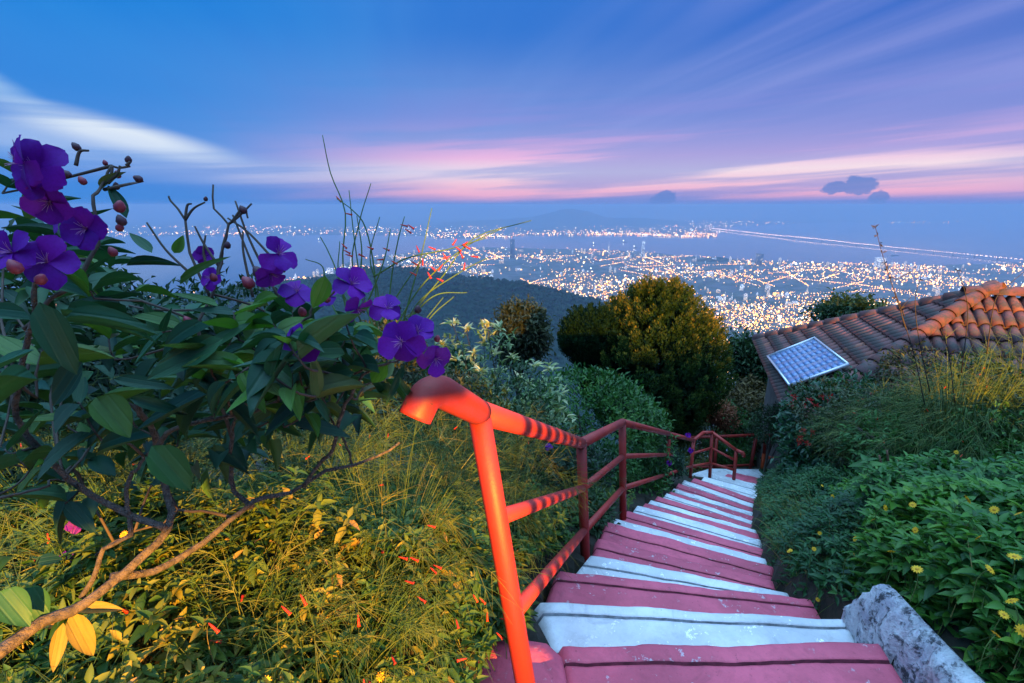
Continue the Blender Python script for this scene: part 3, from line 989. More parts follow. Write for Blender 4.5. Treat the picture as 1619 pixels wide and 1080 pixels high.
def step_mesh(bl, br, fl, fr, z, col, ng, seed):
    """a solid step: profile swept from the left end to the right end; bl.. are (x, y)"""
    bl, br, fl, fr = [np.asarray(v[:2], float) for v in (bl, br, fl, fr)]
    # profile over the tread: fraction of depth, drop
    prof = [(-0.10, 0.0), (0.0, 0.0)]
    gr = {0: [], 1: [0.70], 2: [0.30, 0.80]}[ng]
    for g in gr:
        w_ = 0.0042 / max(0.2, float(np.linalg.norm((fl + fr - bl - br) / 2)))
        prof += [(g - 0.06, 0.0), (g - 1.5 * w_, -0.002), (g - w_, -0.030), (g + w_, -0.030), (g + 1.5 * w_, -0.002), (g + 0.06, 0.0)]
    prof += [(0.93, 0.0), (0.975, -0.004), (0.995, -0.014), (1.0, -0.035), (0.985, -0.09), (0.98, -0.60)]
    n = 46
    us = np.linspace(0, 1, n + 1)
    rows = []
    for k, (f, dz) in enumerate(prof):
        B = bl[None] * (1 - us[:, None]) + br[None] * us[:, None]
        Fp = fl[None] * (1 - us[:, None]) + fr[None] * us[:, None]
        ln = np.linalg.norm(Fp - B, axis=1)[:, None]
        p = B + (Fp - B) * f
        d = unit(Fp - B)
        wob = (fbm(us * 7 + seed * 3.1, us * 0 + seed + 0.02 * k, 4) - 0.47) * 0.030 + (fbm(us * 40 + seed, us * 0 + k * 0.3, 2) - 0.4) * 0.006
        if 0.05 < f:
            p = p + d * wob[:, None] * (1.0 if f > 0.9 else 0.6)
        zz = z + dz + (fbm(us * 9 + seed, us * 0 + f * 3 + seed, 3) - 0.45) * 0.010 * (f < 0.99)
        # worn, rounded ends
        e = np.minimum(us, 1 - us)
        zz = zz - 0.05 * np.exp(-(e / 0.012) ** 2)
        rows.append(np.column_stack([p, zz]))
    # end caps and underside come from the rows carried down
    V = np.concatenate(rows); w = n + 1; K = len(prof)
    Fq = [(k * w + j, k * w + j + 1, (k + 1) * w + j + 1, (k + 1) * w + j) for k in range(K - 1) for j in range(n)]
    base = len(V)
    ends = []
    for j in (0, n):
        low = np.array([[*r[j][:2], z - 0.60] for r in rows])
        ends.append(base); V = np.vstack([V, low]); base += K
    for s, j in ((0, 0), (1, n)):
        for k in range(K - 1):
            a, b_ = k * w + j, (k + 1) * w + j
            f_ = (a, b_, ends[s] + k + 1, ends[s] + k)
            Fq.append(f_ if s == 0 else f_[::-1])
    me = mesh('step', V, np.array(Fq)[:, ::-1].copy(), PINK if col == 'P' else WHITE, False)
    me.materials.append(GROOVE_SHADE_P if col == 'P' else GROOVE_SHADE_W)
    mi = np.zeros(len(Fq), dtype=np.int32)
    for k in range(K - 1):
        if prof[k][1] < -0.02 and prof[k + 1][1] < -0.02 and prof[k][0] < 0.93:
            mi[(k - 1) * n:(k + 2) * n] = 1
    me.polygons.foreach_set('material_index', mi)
    return me


prevL = at_z(745, 1130, 0.05); prevR = at_z(1470, 1120, 0.05)
# a step nearer than the frame so the flight carries on under the viewer
edges = []
for i, (l, r, h, c, ng) in enumerate(STEPS):
    z = 1.5 - h
    L, Rr = at_z(*l, z), at_z(*r, z)
    if i == 0:
        bl, brr = at_z(895, 1135, z), at_z(1475, 1135, z)
    else:
        bl, brr = edges[-1][0].copy(), edges[-1][1].copy()
        # run the tread a little back under the step above, keep its own width
        wl = (L - bl)[:2]
    o = obj('step', step_mesh(bl, brr, L, Rr, z, c, ng, i * 1.7 + 0.3), stair)
    edges.append((L, Rr))
# the flight above, underfoot and out of the picture
o = obj('step', step_mesh((-0.25, -0.6), (1.25, -0.6), (0.02, 0.86), (1.30, 0.88), 0.22, 'W', 1, 77.0), stair)

# red plinth beside the first step, carrying the first post
pc = at_z(820, 1062, 0.07)
V = []
pl_px = [(742, 1100), (752, 1040), (775, 1012), (815, 1006), (868, 1016), (890, 1035), (898, 1075), (905, 1150), (760, 1200)]
ring = np.array([at_z(px, py, 0.085)[:2] for px, py in pl_px])
cen = ring.mean(0)
K = len(ring)
acc_V = []
for f, z in ((1.06, -0.35), (1.02, 0.045), (0.98, 0.078), (0.90, 0.09), (0.45, 0.096)):
    acc_V.append(np.column_stack([cen + (ring - cen) * f, np.full(K, z) + rng.normal(size=K) * 0.004]))
acc_V = np.vstack(acc_V + [np.array([[*cen, 0.098]])])
Fc = [(k * K + j, k * K + (j + 1) % K, (k + 1) * K + (j + 1) % K, (k + 1) * K + j) for k in range(4) for j in range(K)] + [(4 * K + j, 4 * K + (j + 1) % K, 5 * K) for j in range(K)]
me = mesh('plinth', acc_V, Fc, PINK)
import bmesh


def fixn(me):
    b = bmesh.new(); b.from_mesh(me); bmesh.ops.recalc_face_normals(b, faces=b.faces); b.to_mesh(me); b.free()
    return me


fixn(me)
o = obj('plinth', me, stair); o['label'] = 'rounded red block at the foot of the first post'

# landing slab at the foot of the flight
Lz = 1.5 - 5.30
lp = [(1085, 752), (1122, 741), (1200, 742), (1216, 757), (1160, 768), (1100, 770)]
ring = np.array([at_z(px, py, Lz)[:2] for px, py in lp])
V = [(*p, Lz) for p in ring] + [(*p, Lz - 0.3) for p in ring]
K = len(ring)
Fc = [tuple(range(K))] + [(i, (i + 1) % K, (i + 1) % K + K, i + K) for i in range(K)]
o = struct('landing', fixn(mesh('landing', V, Fc, WHITE, False)))
tag(o, 'pale worn landing slab at the foot of the painted steps')
gp = [(1200, 742), (1232, 742), (1262, 765), (1238, 806), (1216, 800), (1226, 783), (1216, 757)]
ring = np.array([at_z(px, py, Lz + 0.03)[:2] for px, py in gp])
V = [(*p, Lz + 0.03) for p in ring] + [(*p, Lz - 0.3) for p in ring]
K = len(ring)
Fc = [tuple(range(K))] + [(i, (i + 1) % K, (i + 1) % K + K, i + K) for i in range(K)]
turf = simple('turf', (0.03, 0.10, 0.035), 0.95, 0.4, 30.0, 0.8)
struct('lawn', fixn(mesh('lawn', V, Fc, turf, False)))
gl = Acc()
gP = rng.uniform(ring.min(0), ring.max(0), (2500, 2)); ok = in_poly(ring, gP[:, 0], gP[:, 1]); gP = gP[ok]
rt = np.column_stack([gP, np.full(len(gP), Lz + 0.03)])
stems(gl, rt, rt + rng.normal(size=(len(rt), 3)) * [0.02, 0.02, 0.008] + [0, 0, 0.05], [0, 0, 0.01], 0.004, 2, 3)
tag(obj('grass', gl.mesh('grass', leaf_mat('lawn_blades', [(0, (0.025, 0.085, 0.03)), (1, (0.05, 0.13, 0.04))], 0.7, 0.2))), 'short green turf beside the landing', 'grass', kind='stuff')
# white edging stone beside the lawn
ep = [(1222, 745), (1230, 744), (1246, 768), (1236, 772)]
ring = np.array([at_z(px, py, Lz + 0.06)[:2] for px, py in ep])
V = [(*p, Lz + 0.07) for p in ring] + [(*p, Lz - 0.2) for p in ring]
Fc = [(0, 1, 2, 3)] + [(i, (i + 1) % 4, (i + 1) % 4 + 4, i + 4) for i in range(4)]
tag(obj('edging_stone', fixn(mesh('edging_stone', V, Fc, WHITE, False))), 'flat white edging stone on the lawn by the landing', 'stone')


# ------------------------------------------------------------------ rough whitewashed kerb wall on the right
def lumpy(ringsV, closed=False):
    pass


def rough_wall(name, label, line, tops, thick, mat, cat='wall', seed=0):
    """line: ground points (3D) along the wall, tops: height above them"""
    L = bend(line, 90); H = np.interp(np.linspace(0, 1, len(L)), np.linspace(0, 1, len(tops)), tops)
    T = unit(np.gradient(L, axis=0)); Nn = np.stack([T[:, 1], -T[:, 0], 0 * T[:, 0]], 1)
    prof = [(-0.95, -0.5), (-0.80, 0.0), (-0.66, 0.22), (-0.55, 0.45), (-0.38, 0.66), (-0.26, 0.86), (-0.06, 1.0), (0.12, 0.95), (0.30, 0.86), (0.42, 0.6), (0.5, 0.3), (0.55, -0.5)]
    rows = []
    s = np.arange(len(L))
    for a, b in prof:
        j = (fbm(s * 0.16 + seed, s * 0 + a * 5 + b * 3, 4) - 0.45)
        j2 = (fbm(s * 0.5 + seed * 2, s * 0 + a * 9 + b * 7, 3) - 0.42)
        off = a * thick + j * thick * 0.55 + j2 * thick * 0.30
        zz = np.where(b < 0, b * 0.8, b * H * (1 + 0.45 * j + 0.22 * j2))
        rows.append(L + Nn * off[:, None] + np.column_stack([0 * s, 0 * s, zz]))
    V = np.concatenate(rows); w = len(L); K = len(prof)
    Fq = [(k * w + j, k * w + j + 1, (k + 1) * w + j + 1, (k + 1) * w + j) for k in range(K - 1) for j in range(w - 1)]
    for j in (0, w - 1):
        c = len(V); V = np.vstack([V, np.mean([r[j] for r in rows], 0)[None]])
        for k in range(K - 1):
            Fq.append((k * w + j, (k + 1) * w + j, c, c))
    V = np.asarray(V)
    me = mesh(name, V, [tuple(dict.fromkeys(f)) for f in Fq], mat)
    fixn(me)
    o = obj(name, me)
    tag(o, label, cat)
    return o


m, t, b = newmat('stained_whitewash')
tc = N(t, 'ShaderNodeTexCoord')
n1 = noise(t, tc.outputs['Object'], 7.0, 7.0, 0.7, 0.6); n2 = noise(t, tc.outputs['Object'], 34.0, 5.0, 0.7)
col = mixc(t, smooth(t, n1, 0.40, 0.60), (0.66, 0.68, 0.70), (0.40, 0.40, 0.46))
col = mixc(t, M(t, 'MULTIPLY', smooth(t, n2, 0.48, 0.60), smooth(t, n1, 0.36, 0.55)), col, (0.06, 0.065, 0.075))
t.links.new(col, b.inputs['Base Color']); b.inputs['Roughness'].default_value = 0.85
bm = N(t, 'ShaderNodeBump'); bm.inputs['Strength'].default_value = 0.9; bm.inputs['Distance'].default_value = 0.03
t.links.new(M(t, 'ADD', n1, M(t, 'MULTIPLY', n2, 0.5)), bm.inputs['Height']); t.links.new(bm.outputs[0], b.inputs['Normal'])
WASH = m
g = lambda px, py, z: at_z(px, py, z)
rough_wall('kerb_wall', 'rough stained whitewashed kerb wall beside the red bottom step', [g(1345, 968, -0.12), g(1388, 985, -0.02), g(1430, 1030, 0.03), g(1484, 1085, 0.06), g(1560, 1160, 0.08)],
           [0.02, 0.17, 0.16, 0.14, 0.12], 0.12, WASH, 'wall', 2.0)
rough_wall('kerb_end', 'smooth white kerb end in the bottom corner beside the daisies', [g(1590, 1085, 0.10), g(1635, 1090, 0.10), g(1720, 1110, 0.10)], [0.10, 0.13, 0.13], 0.14, simple('clean_whitewash', (0.72, 0.73, 0.75), 0.7, 0.2, 9.0, 0.3), 'kerb', 5.0)
# pale pipe end poking out of the foliage at the picture edge
pe = at_d(1603, 938, 1.55); pd = at_d(1720, 985, 1.75)
ax = unit(pd - pe)
acc = Acc()
prof = [(0.0, 0.001), (-0.006, 0.012), (-0.004, 0.024), (0.004, 0.031), (0.02, 0.035), (0.05, 0.036), (0.35, 0.036)]
V, Fq = tube([pe + ax * s for s, r_ in prof], [r_ for s, r_ in prof], 14, False)
acc.add(V, Fq)
gp_ = thing('white_pipe', 'round white pipe end among the daisies at the picture edge', 'pipe', pe)
obj('pipe_end', acc.mesh('pipe_end', simple('pipe_white', (0.72, 0.72, 0.74), 0.4, 0.12, 30.0)), gp_)
V, Fq = tube([pe + ax * 0.05, pe + ax * 0.053, pe + ax * 0.075, pe + ax * 0.078], [0.036, 0.041, 0.041, 0.036], 14, False)
obj('collar', Acc().add(V, Fq).mesh('collar', simple('pipe_grey', (0.55, 0.55, 0.57), 0.5, 0.12, 30.0)), gp_)

# ------------------------------------------------------------------ handrails
m, t, b = newmat('red_rail_paint')
tc = N(t, 'ShaderNodeTexCoord')
n1 = noise(t, tc.outputs['Object'], 5.0, 4.0); n2 = noise(t, tc.outputs['Object'], 60.0, 4.0, 0.7)
col = mixc(t, smooth(t, n1, 0.3, 0.7), (0.37, 0.028, 0.016), (0.27, 0.020, 0.015))
n4 = noise(t, tc.outputs['Object'], 16.0, 6.0, 0.7)
col = mixc(t, M(t, 'MULTIPLY', smooth(t, n4, 0.55, 0.75), 0.5), col, (0.22, 0.02, 0.015))
col = mixc(t, smooth(t, n2, 0.66, 0.70), col, (0.10, 0.035, 0.02))
col = mixc(t, M(t, 'MULTIPLY', smooth(t, n4, 0.66, 0.69), smooth(t, n2, 0.45, 0.6)), col, (0.16, 0.07, 0.035))
t.links.new(col, b.inputs['Base Color']); t.links.new(M(t, 'ADD', 0.38, M(t, 'MULTIPLY', n1, 0.35)), b.inputs['Roughness'])
bm = N(t, 'ShaderNodeBump'); bm.inputs['Strength'].default_value = 0.25; bm.inputs['Distance'].default_value = 0.004
t.links.new(n2, bm.inputs['Height']); t.links.new(bm.outputs[0], b.inputs['Normal'])
RAIL = m
ORANGE = simple('orange_lamplit_rail', (0.75, 0.10, 0.02), 0.42, 0.2, 20.0)  # lamp glow on the railing end put into its colour
rail = thing('handrail', 'red pipe handrail with curled end following the painted steps down', 'handrail', (0.0, 1.1, 0.1))


def pipe(name, pts, r, parent, mat=RAIL, n=12, smooth_=True):
    V, Fq = tube(pts, r, n)
    return obj(name, Acc().add(V, Fq).mesh(name, mat), parent)


# posts: top pixel, depth of the top, base pixel (None: drop to the ground), base height
T1 = at_d(757, 652, 1.22); B1 = at_z(836, 1112, 0.09)
T2 = at_y(919, 701, 2.45); B2 = at_y(926, 903, 2.42)
T3 = at_y(984, 668, 3.42); B3 = at_y(985, 821, 3.42)
T4 = at_y(1058, 686, 5.55); B4 = at_y(1050, 782, 5.50)
T5 = at_y(1097, 696, 7.3); B5 = at_y(1091, 758, 7.15)
T6 = at_y(1126, 684, 7.6); B6 = at_y(1122, 756, 7.5)
T7 = at_y(1164, 712, 7.4); B7 = at_y(1160, 759, 7.35)
posts = [(T1, B1), (T2, B2), (T3, B3), (T4, B4), (T5, B5), (T6, B6), (T7, B7)]
PR = 0.030
for i, (a, b_) in enumerate(posts):
    pipe('post', [a, a * 0.5 + b_ * 0.5, b_ - (a - b_) * 0.15], PR if i == 0 else PR * 0.98, rail, n=14 if i < 3 else 8)
# top rail with its curled end
E0 = at_d(692, 616, 0.95)
tail = at_d(656, 660, 0.93)
_c = at_d(681, 607, 0.94)
_a = tail * 0.62 + _c * 0.38; _b = _c * 0.55 + E0 * 0.45 + (E0 - T1) * 0.02
curl = np.vstack([[tail * (1 - s_) + _a * s_ for s_ in np.linspace(0, 1, 5)[:-1]], [(1 - s_) ** 2 * _a + 2 * s_ * (1 - s_) * _c + s_ ** 2 * (E0 * 0.8 + T1 * 0.2) for s_ in np.linspace(0, 1, 14)], [E0 * (1 - s_) + T1 * s_ for s_ in np.linspace(0.3, 1, 6)]])
pipe('curled_end', curl, 0.034, rail, n=16)
tops = [T1, T2, T3, T4, T5, at_y(1112, 684, 7.5), T6, T7, at_y(1174, 716, 7.3), at_y(1176, 721, 7.3)]
for i, (a, b_) in enumerate(zip(tops[:-1], tops[1:])):
    d_ = unit(b_ - a) * 0.012
    pipe('top_rail', [a - d_ if i else a, b_ + d_], 0.033 if i == 0 else 0.031, rail, n=14 if i < 3 else 8)
for i in range(6):
    (a, b_), (c, d_) = posts[i], posts[i + 1]
    for f in (0.335, 0.665):
        p, q_ = a * (1 - f) + b_ * f, c * (1 - f) + d_ * f
        u_ = unit(q_ - p)
        if i == 3 and f < 0.5:
            q_ = p + (q_ - p) * 0.16
        pipe('mid_rail', [p + u_ * 0.02, q_ - u_ * 0.02], 0.0225, rail, n=12 if i < 3 else 8)
# raised weld rings on the nearest top rail and base flanges
for f in (0.55, 0.60):
    c = T1 * (1 - f) + T2 * f; u_ = unit(T2 - T1)
    pipe('weld_ring', [c - u_ * 0.006, c + u_ * 0.006], 0.0345, rail, n=14)

lr = thing('landing_railing', 'dark red pipe railing closing the far side of the landing', 'railing', at_y(1133, 750, 9.0))
U = lambda px, py, Y: at_y(px, py, Y)
pipe('top_rail', [U(1060, 693, 9.3), U(1110, 691, 9.2), U(1197, 688, 9.0)], 0.033, lr, n=8)
pipe('low_rail', [U(1056, 741, 9.3), U(1192, 735, 9.0)], 0.028, lr, n=8)
for (a, b_, Y_) in (((1133, 690), (1129, 749), 9.15), ((1196, 688), (1185, 748), 9.0), ((1062, 692), (1057, 752), 9.3)):
    pipe('post', [U(*a, Y_), U(*b_, Y_ - 0.1)], 0.036, lr, n=8)
gt = thing('railing_end', 'red and orange railing end beside the lawn and the red flowered bush', 'railing', at_y(1205, 744, 9.0))
pipe('top_rail', [U(1210, 688, 9.0), U(1245, 690, 8.8)], 0.033, gt, n=8)
pipe('post', [U(1211, 688, 9.0), U(1208, 717, 9.0)], 0.036, gt, n=8)
o = pipe('lower_post', [U(1208, 717, 9.0), U(1204, 747, 8.9)], 0.037, gt, ORANGE, n=8); o['label'] = 'lower half of the post, lamp glow put into its orange colour'
o = pipe('mid_rail', [U(1208, 722, 9.0), U(1236, 727, 8.8)], 0.034, gt, ORANGE, n=8); o['label'] = 'middle bar, lamp glow put into its orange colour'

# ------------------------------------------------------------------ tiled house below the steps
ze = 1.5 - 3.25
A = at_z(1194, 540, ze); D = at_z(1252, 668, ze)
e = unit(A - D); elen = float(np.linalg.norm(A - D))
nin = np.array([e[1], -e[0], 0.0])
apx = (A + D) / 2
best = min((abs(pix((A + D) / 2 + nin * s + np.array([0, 0, 1.75]))[0] - 1550), s) for s in np.linspace(1.5, 5, 200))[1]
base_c = (A + D) / 2 + nin * best
AP = at_y(1550, 468, base_c[1]); AP = np.array([base_c[0], base_c[1], AP[2]])
depth_h = 7.0
house = thing('tiled_house', 'small house with brown barrel tiled hip roof below the steps', 'house', (*(base_c[:2]), float(ground_z(base_c[0], base_c[1]))))
RID = AP + nin * (depth_h - 2 * best if depth_h - 2 * best > 1.2 else 2.2)
A2 = A + nin * (2 * best + np.linalg.norm(RID - AP)); D2 = D + nin * (2 * best + np.linalg.norm(RID - AP))
wallm = simple('house_render', (0.20, 0.18, 0.16), 0.9, 0.3, 4.0, 0.3)
ins = 0.35
cs = [A - e * ins + nin * ins, D + e * ins + nin * ins, D2 + e * ins - nin * ins, A2 - e * ins - nin * ins]
V = [(c[0], c[1], ze + 0.05) for c in cs] + [(c[0], c[1], -7.5) for c in cs]
Fc = [(0, 1, 2, 3)] + [(i, (i + 1) % 4, (i + 1) % 4 + 4, i + 4) for i in range(4)]
obj('wall', fixn(mesh('wall', V, Fc, wallm, False)), house)
deckm = simple('roof_deck', (0.07, 0.035, 0.03), 0.9, 0.4, 6.0)
V = [A, D, D2, A2, AP, RID] + [p - np.array([0, 0, 0.12]) for p in (A, D, D2, A2)]
Fc = [(0, 1, 4), (1, 2, 5, 4), (2, 3, 5), (3, 0, 4, 5), (0, 6, 7, 1), (1, 7, 8, 2), (2, 8, 9, 3), (3, 9, 6, 0), (6, 9, 8, 7)]
roof = obj('roof', fixn(mesh('roof', V, Fc, deckm, False)), house)
# barrel tile: half cone along +Y (up the slope), shared by every tile
m, t, b = newmat('clay_tile')
oi = N(t, 'ShaderNodeObjectInfo'); tc = N(t, 'ShaderNodeTexCoord')
n1 = noise(t, tc.outputs['Object'], 9.0, 6.0, 0.65)
col = ramp(t, oi.outputs['Random'], [(0.0, (0.13, 0.045, 0.038)), (0.35, (0.19, 0.062, 0.046)), (0.7, (0.155, 0.056, 0.052)), (0.9, (0.10, 0.05, 0.05)), (1.0, (0.26, 0.09, 0.055))])
col = mixc(t, M(t, 'MULTIPLY', smooth(t, n1, 0.44, 0.62), 0.85), col, (0.05, 0.045, 0.038))
t.links.new(col, b.inputs['Base Color']); b.inputs['Roughness'].default_value = 0.75
bm = N(t, 'ShaderNodeBump'); bm.inputs['Strength'].default_value = 0.4; bm.inputs['Distance'].default_value = 0.01
t.links.new(n1, bm.inputs['Height']); t.links.new(bm.outputs[0], b.inputs['Normal'])
CLAY = m


def barrel(name, L, r0, r1, up=True):
    V = []; n = 7
    for s, r in ((0, r0), (0, r0 - 0.014), (L, r1 - 0.014), (L, r1)):
        for j in range(n + 1):
            a = math.pi * j / n
            V.append((r * math.cos(a), s, (r * math.sin(a)) * (1 if up else -1)))
    w = n + 1
    Fq = [(k * w + j, k * w + j + 1, ((k + 1) % 4) * w + j + 1, ((k + 1) % 4) * w + j) for k in range(4) for j in range(n)]
    return fixn(mesh(name, V, Fq, CLAY))


tile_me = barrel('tile', 0.38, 0.074, 0.060)
cap_me = barrel('ridge_tile', 0.42, 0.135, 0.11)
pan_me = barrel('pan_tile', 0.38, 0.056, 0.068, False)
CW, RL = 0.172, 0.33


def tile_face(P0, ed, length, apexL, apexR, up_dir, slope_len):
    """P0: left end of the eave; ed along eave; tiles wherever the column and row fall inside the face"""
    nn = unit(np.cross(ed, up_dir))
    if nn[2] < 0: nn = -nn
    for c in range(int(length / CW) + 1):
        for r_ in range(int(slope_len / RL) + 1):
            u = (c + 0.5) * CW; v = r_ * RL - 0.05
            tt = (v + 0.18) / slope_len
            if tt > 1.0: continue
            lo = apexL * tt; hi = length - (length - apexR) * tt
            if not (lo - 0.03 < u < hi + 0.03): continue
            p = P0 + ed * u + up_dir * v + nn * 0.045
            tip = unit(up_dir - nn * 0.045 + ed * random.gauss(0, 0.025) + nn * random.gauss(0, 0.012)); zz = nn + ed * random.gauss(0, 0.06)
            w_ = frame(p, tip, zz)
            obj('tile', tile_me, roof, w_)
            if c and lo + 0.05 < u - CW / 2 < hi:
                obj('pan_tile', pan_me, roof, frame(P0 + ed * (u - CW / 2) + up_dir * v + nn * 0.075, tip, nn))


foot = (A + D) / 2
upL = AP - foot; sl = float(np.linalg.norm(upL)); upL = unit(upL)
tile_face(D.copy(), e, elen, float(np.dot(AP - D, e)), float(np.dot(AP - D, e)), upL, sl)
# front face: eave D -> D2, apexes AP and RID; only the part the picture can see
fdir = nin; flen = float(np.linalg.norm(D2 - D))
midf = D + fdir * float(np.dot(AP - D, fdir))
upF = AP - midf; slF = float(np.linalg.norm(upF)); upF = unit(upF)
vis = min(flen, 5.2)
tile_face(D.copy(), fdir, vis, float(np.dot(AP - D, fdir)), vis, upF, slF)


def cap_run(a, b_, flip=False):
    L = float(np.linalg.norm(b_ - a)); u = unit(b_ - a); n = int(L / 0.34)
    for i in range(n + 1):
        p = a + u * (i * 0.34) + np.array([0, 0, 0.055])
        obj('ridge_tile', cap_me, roof, frame(p, u + np.array([0, 0, -0.02]), (random.gauss(0, 0.03), random.gauss(0, 0.03), 1.0)))


cap_run(A, AP); cap_run(D, AP); cap_run(RID, AP)

# solar panel lying on the left face
S00, S10, S01 = (1215, 563), (1292, 531), (1243, 613)
Nl = unit(np.cross(e, upL)); Nl = Nl if Nl[2] > 0 else -Nl
pl0 = A + Nl * 0.24


def on_plane(px, py):
    r = ray(px, py)
    return CAM + r * (np.dot(pl0 - CAM, Nl) / np.dot(r, Nl))


c0, c1, c2, c3 = on_plane(1216, 563), on_plane(1292, 532), on_plane(1339, 578), on_plane(1243, 612)
cen = (c0 + c1 + c2 + c3) / 4
ux = unit(((c1 - c0) + (c2 - c3))); uy = unit(np.cross(Nl, ux))
pw = float(np.linalg.norm((c1 - c0) + (c2 - c3)) / 2); ph = float(np.linalg.norm((c3 - c0) + (c2 - c1)) / 2)
sp_ = thing('solar_panel', 'pale blue solar panel lying on the tiled roof', 'solar panel', cen)
mw = Matrix(((ux[0], uy[0], Nl[0], cen[0]), (ux[1], uy[1], Nl[1], cen[1]), (ux[2], uy[2], Nl[2], cen[2]), (0, 0, 0, 1)))
alum = simple('panel_frame', (0.72, 0.73, 0.75), 0.35, 0.1, 5.0, metal=0.6)
back = Acc().add(*box((0, 0, -0.012), (pw - 0.02, ph - 0.02, 0.02)))
obj('backing', back.mesh('backing', simple('panel_backsheet', (0.34, 0.42, 0.56), 0.3, 0.05, 5.0), False), sp_, mw)
for (c, s) in (((0, ph / 2 - 0.015, 0), (pw, 0.03, 0.05)), ((0, -ph / 2 + 0.015, 0), (pw, 0.03, 0.05)), ((pw / 2 - 0.015, 0, 0), (0.03, ph - 0.06, 0.046)), ((-pw / 2 + 0.015, 0, 0), (0.03, ph - 0.06, 0.046))):
    obj('frame_bar', Acc().add(*box(c, s)).mesh('frame_bar', alum, False), sp_, mw)
m, t, b = newmat('solar_cell')
tc = N(t, 'ShaderNodeTexCoord'); spx = N(t, 'ShaderNodeSeparateXYZ'); t.links.new(tc.outputs['Generated'], spx.inputs[0])
bar = smooth(t, M(t, 'ABSOLUTE', M(t, 'SUBTRACT', M(t, 'FRACT', M(t, 'MULTIPLY', spx.outputs[1], 2.0)), 0.5)), 0.07, 0.03)
t.links.new(mixc(t, bar, (0.12, 0.20, 0.38), (0.24, 0.32, 0.48)), b.inputs['Base Color'])
b.inputs['Roughness'].default_value = 0.28; b.inputs['Specular IOR Level'].default_value = 0.6
b.inputs['Coat Weight'].default_value = 0.25
nx_, ny_ = 9, 6
cw_, ch_ = (pw - 0.09) / nx_, (ph - 0.09) / ny_
cell_me = Acc().add(*box((0, 0, 0), (cw_ - 0.007, ch_ - 0.007, 0.004))).mesh('cell', m, False)
for i in range(nx_):
    for j in range(ny_):
        obj('cell', cell_me, sp_, mw @ Matrix.Translation((-(pw - 0.09) / 2 + (i + 0.5) * cw_, -(ph - 0.09) / 2 + (j + 0.5) * ch_, 0.002)))
for sx in (-0.35, 0.35):
    obj('support_bar', Acc().add(*box((sx * pw, 0, -0.075), (0.05, ph * 0.9, 0.10))).mesh('support_bar', alum, False), sp_, mw)

# ------------------------------------------------------------------ street lamp behind the viewer warms rail, shrubs and roof; added wall shades the steps
lampx = thing('street_lamp', 'sodium street lamp standing on the terrace behind the viewpoint', 'lamp', (LAMP_AT[0] + 1.2, LAMP_AT[1], 0))
lx, ly, lz = LAMP_AT
polem = simple('lamp_pole', (0.25, 0.26, 0.27), 0.5, 0.2, 6.0, metal=0.5)
pipe('pole', bend([(lx + 1.2, ly, 0), (lx + 1.2, ly, lz - 0.3), (lx + 1.0, ly, lz + 0.25), (lx + 0.4, ly, lz + 0.30)], 24), 0.06, lampx, polem, n=10)
V, Fq = tube([(lx + 0.45, ly, lz + 0.30), (lx + 0.30, ly, lz + 0.30), (lx, ly, lz + 0.27), (lx - 0.3, ly, lz + 0.22)], [0.05, 0.12, 0.15, 0.06], 12)
obj('lamp_head', Acc().add(V, Fq).mesh('lamp_head', polem), lampx)
ld = bpy.data.lights.new('bulb', 'POINT')
ld.energy = LAMP_POWER; ld.color = (1.0, 0.46, 0.06); ld.shadow_soft_size = 0.02
lo = bpy.data.objects.new('bulb', ld)
link(lo, lampx, world=Matrix.Translation((lx, ly, lz - 0.02)))
gw = thing('shade_wall', 'unseen wall with slatted end, added to shade the steps from the lamp', 'wall', (6.0, -5.0, 0))
WALL_X, WALL_TOP = 2.55, 2.82
for (x0, x1, zt) in ((WALL_X + 0.40, 4.25, WALL_TOP), (4.26, 4.92, 2.15), (4.93, 10.2, WALL_TOP)):  # added wall, its low middle shaped to let lamp light reach the conifer
    obj('wall_body', Acc().add(*box(((x0 + x1) / 2, -5.0, zt / 2 - 0.1), (x1 - x0, 0.2, zt + 0.2))).mesh('wall_body', wallm, False), gw)
for i in range(8):  # slats added to throw striped shade on the rail
    obj('slat', Acc().add(*box((WALL_X + 0.06 + i * 0.045, -5.0, WALL_TOP / 2 + 0.05), (0.024, 0.02, WALL_TOP + 0.5))).mesh('slat', wallm, False), gw)
# screen added out of view: its boards keep the lamp off upper shrubs
pg = thing('light_screen', 'unseen raised screen added to keep lamp light off the upper shrubs', 'light_screen', (0.9, -5.2, 0))
SCREEN_Z = 2.86
obj('screen_board', Acc().add(*box((0.54, -5.25, SCREEN_Z + 0.84), (3.78, 0.06, 1.92))).mesh('screen_board', wallm, False), pg)
obj('screen_board', Acc().add(*box((2.495, -5.25, SCREEN_Z + 0.9), (0.12, 0.06, 1.8))).mesh('screen_board', wallm, False), pg)
obj('beam', Acc().add(*box((0.92, -5.36, SCREEN_Z + 1.9), (4.7, 0.14, 0.16))).mesh('beam', wallm, False), pg)
for px_ in (-1.35, 3.20):
    obj('post', Acc().add(*box((px_, -5.36, (SCREEN_Z + 1.81) / 2), (0.10, 0.10, SCREEN_Z + 1.81))).mesh('post', wallm, False), pg)

# ================================================================== PLANTS
LF2 = leaf_tpl(2, 0.30, 0.18)
LF3 = leaf_tpl(3, 0.30, 0.20)
LFW = leaf_tpl(3, 0.22, 0.12, wide=0.6)
UP = np.array([0, 0, 1.0])
bark = simple('bark', (0.10, 0.075, 0.055), 0.9, 0.45, 30.0, 0.5)
bark_pale = simple('pale_bark', (0.17, 0.13, 0.105), 0.9, 0.55, 90.0, 1.0, c2=(0.07, 0.055, 0.045))
twigm = simple('twig', (0.085, 0.06, 0.045), 0.85, 0.4, 40.0)


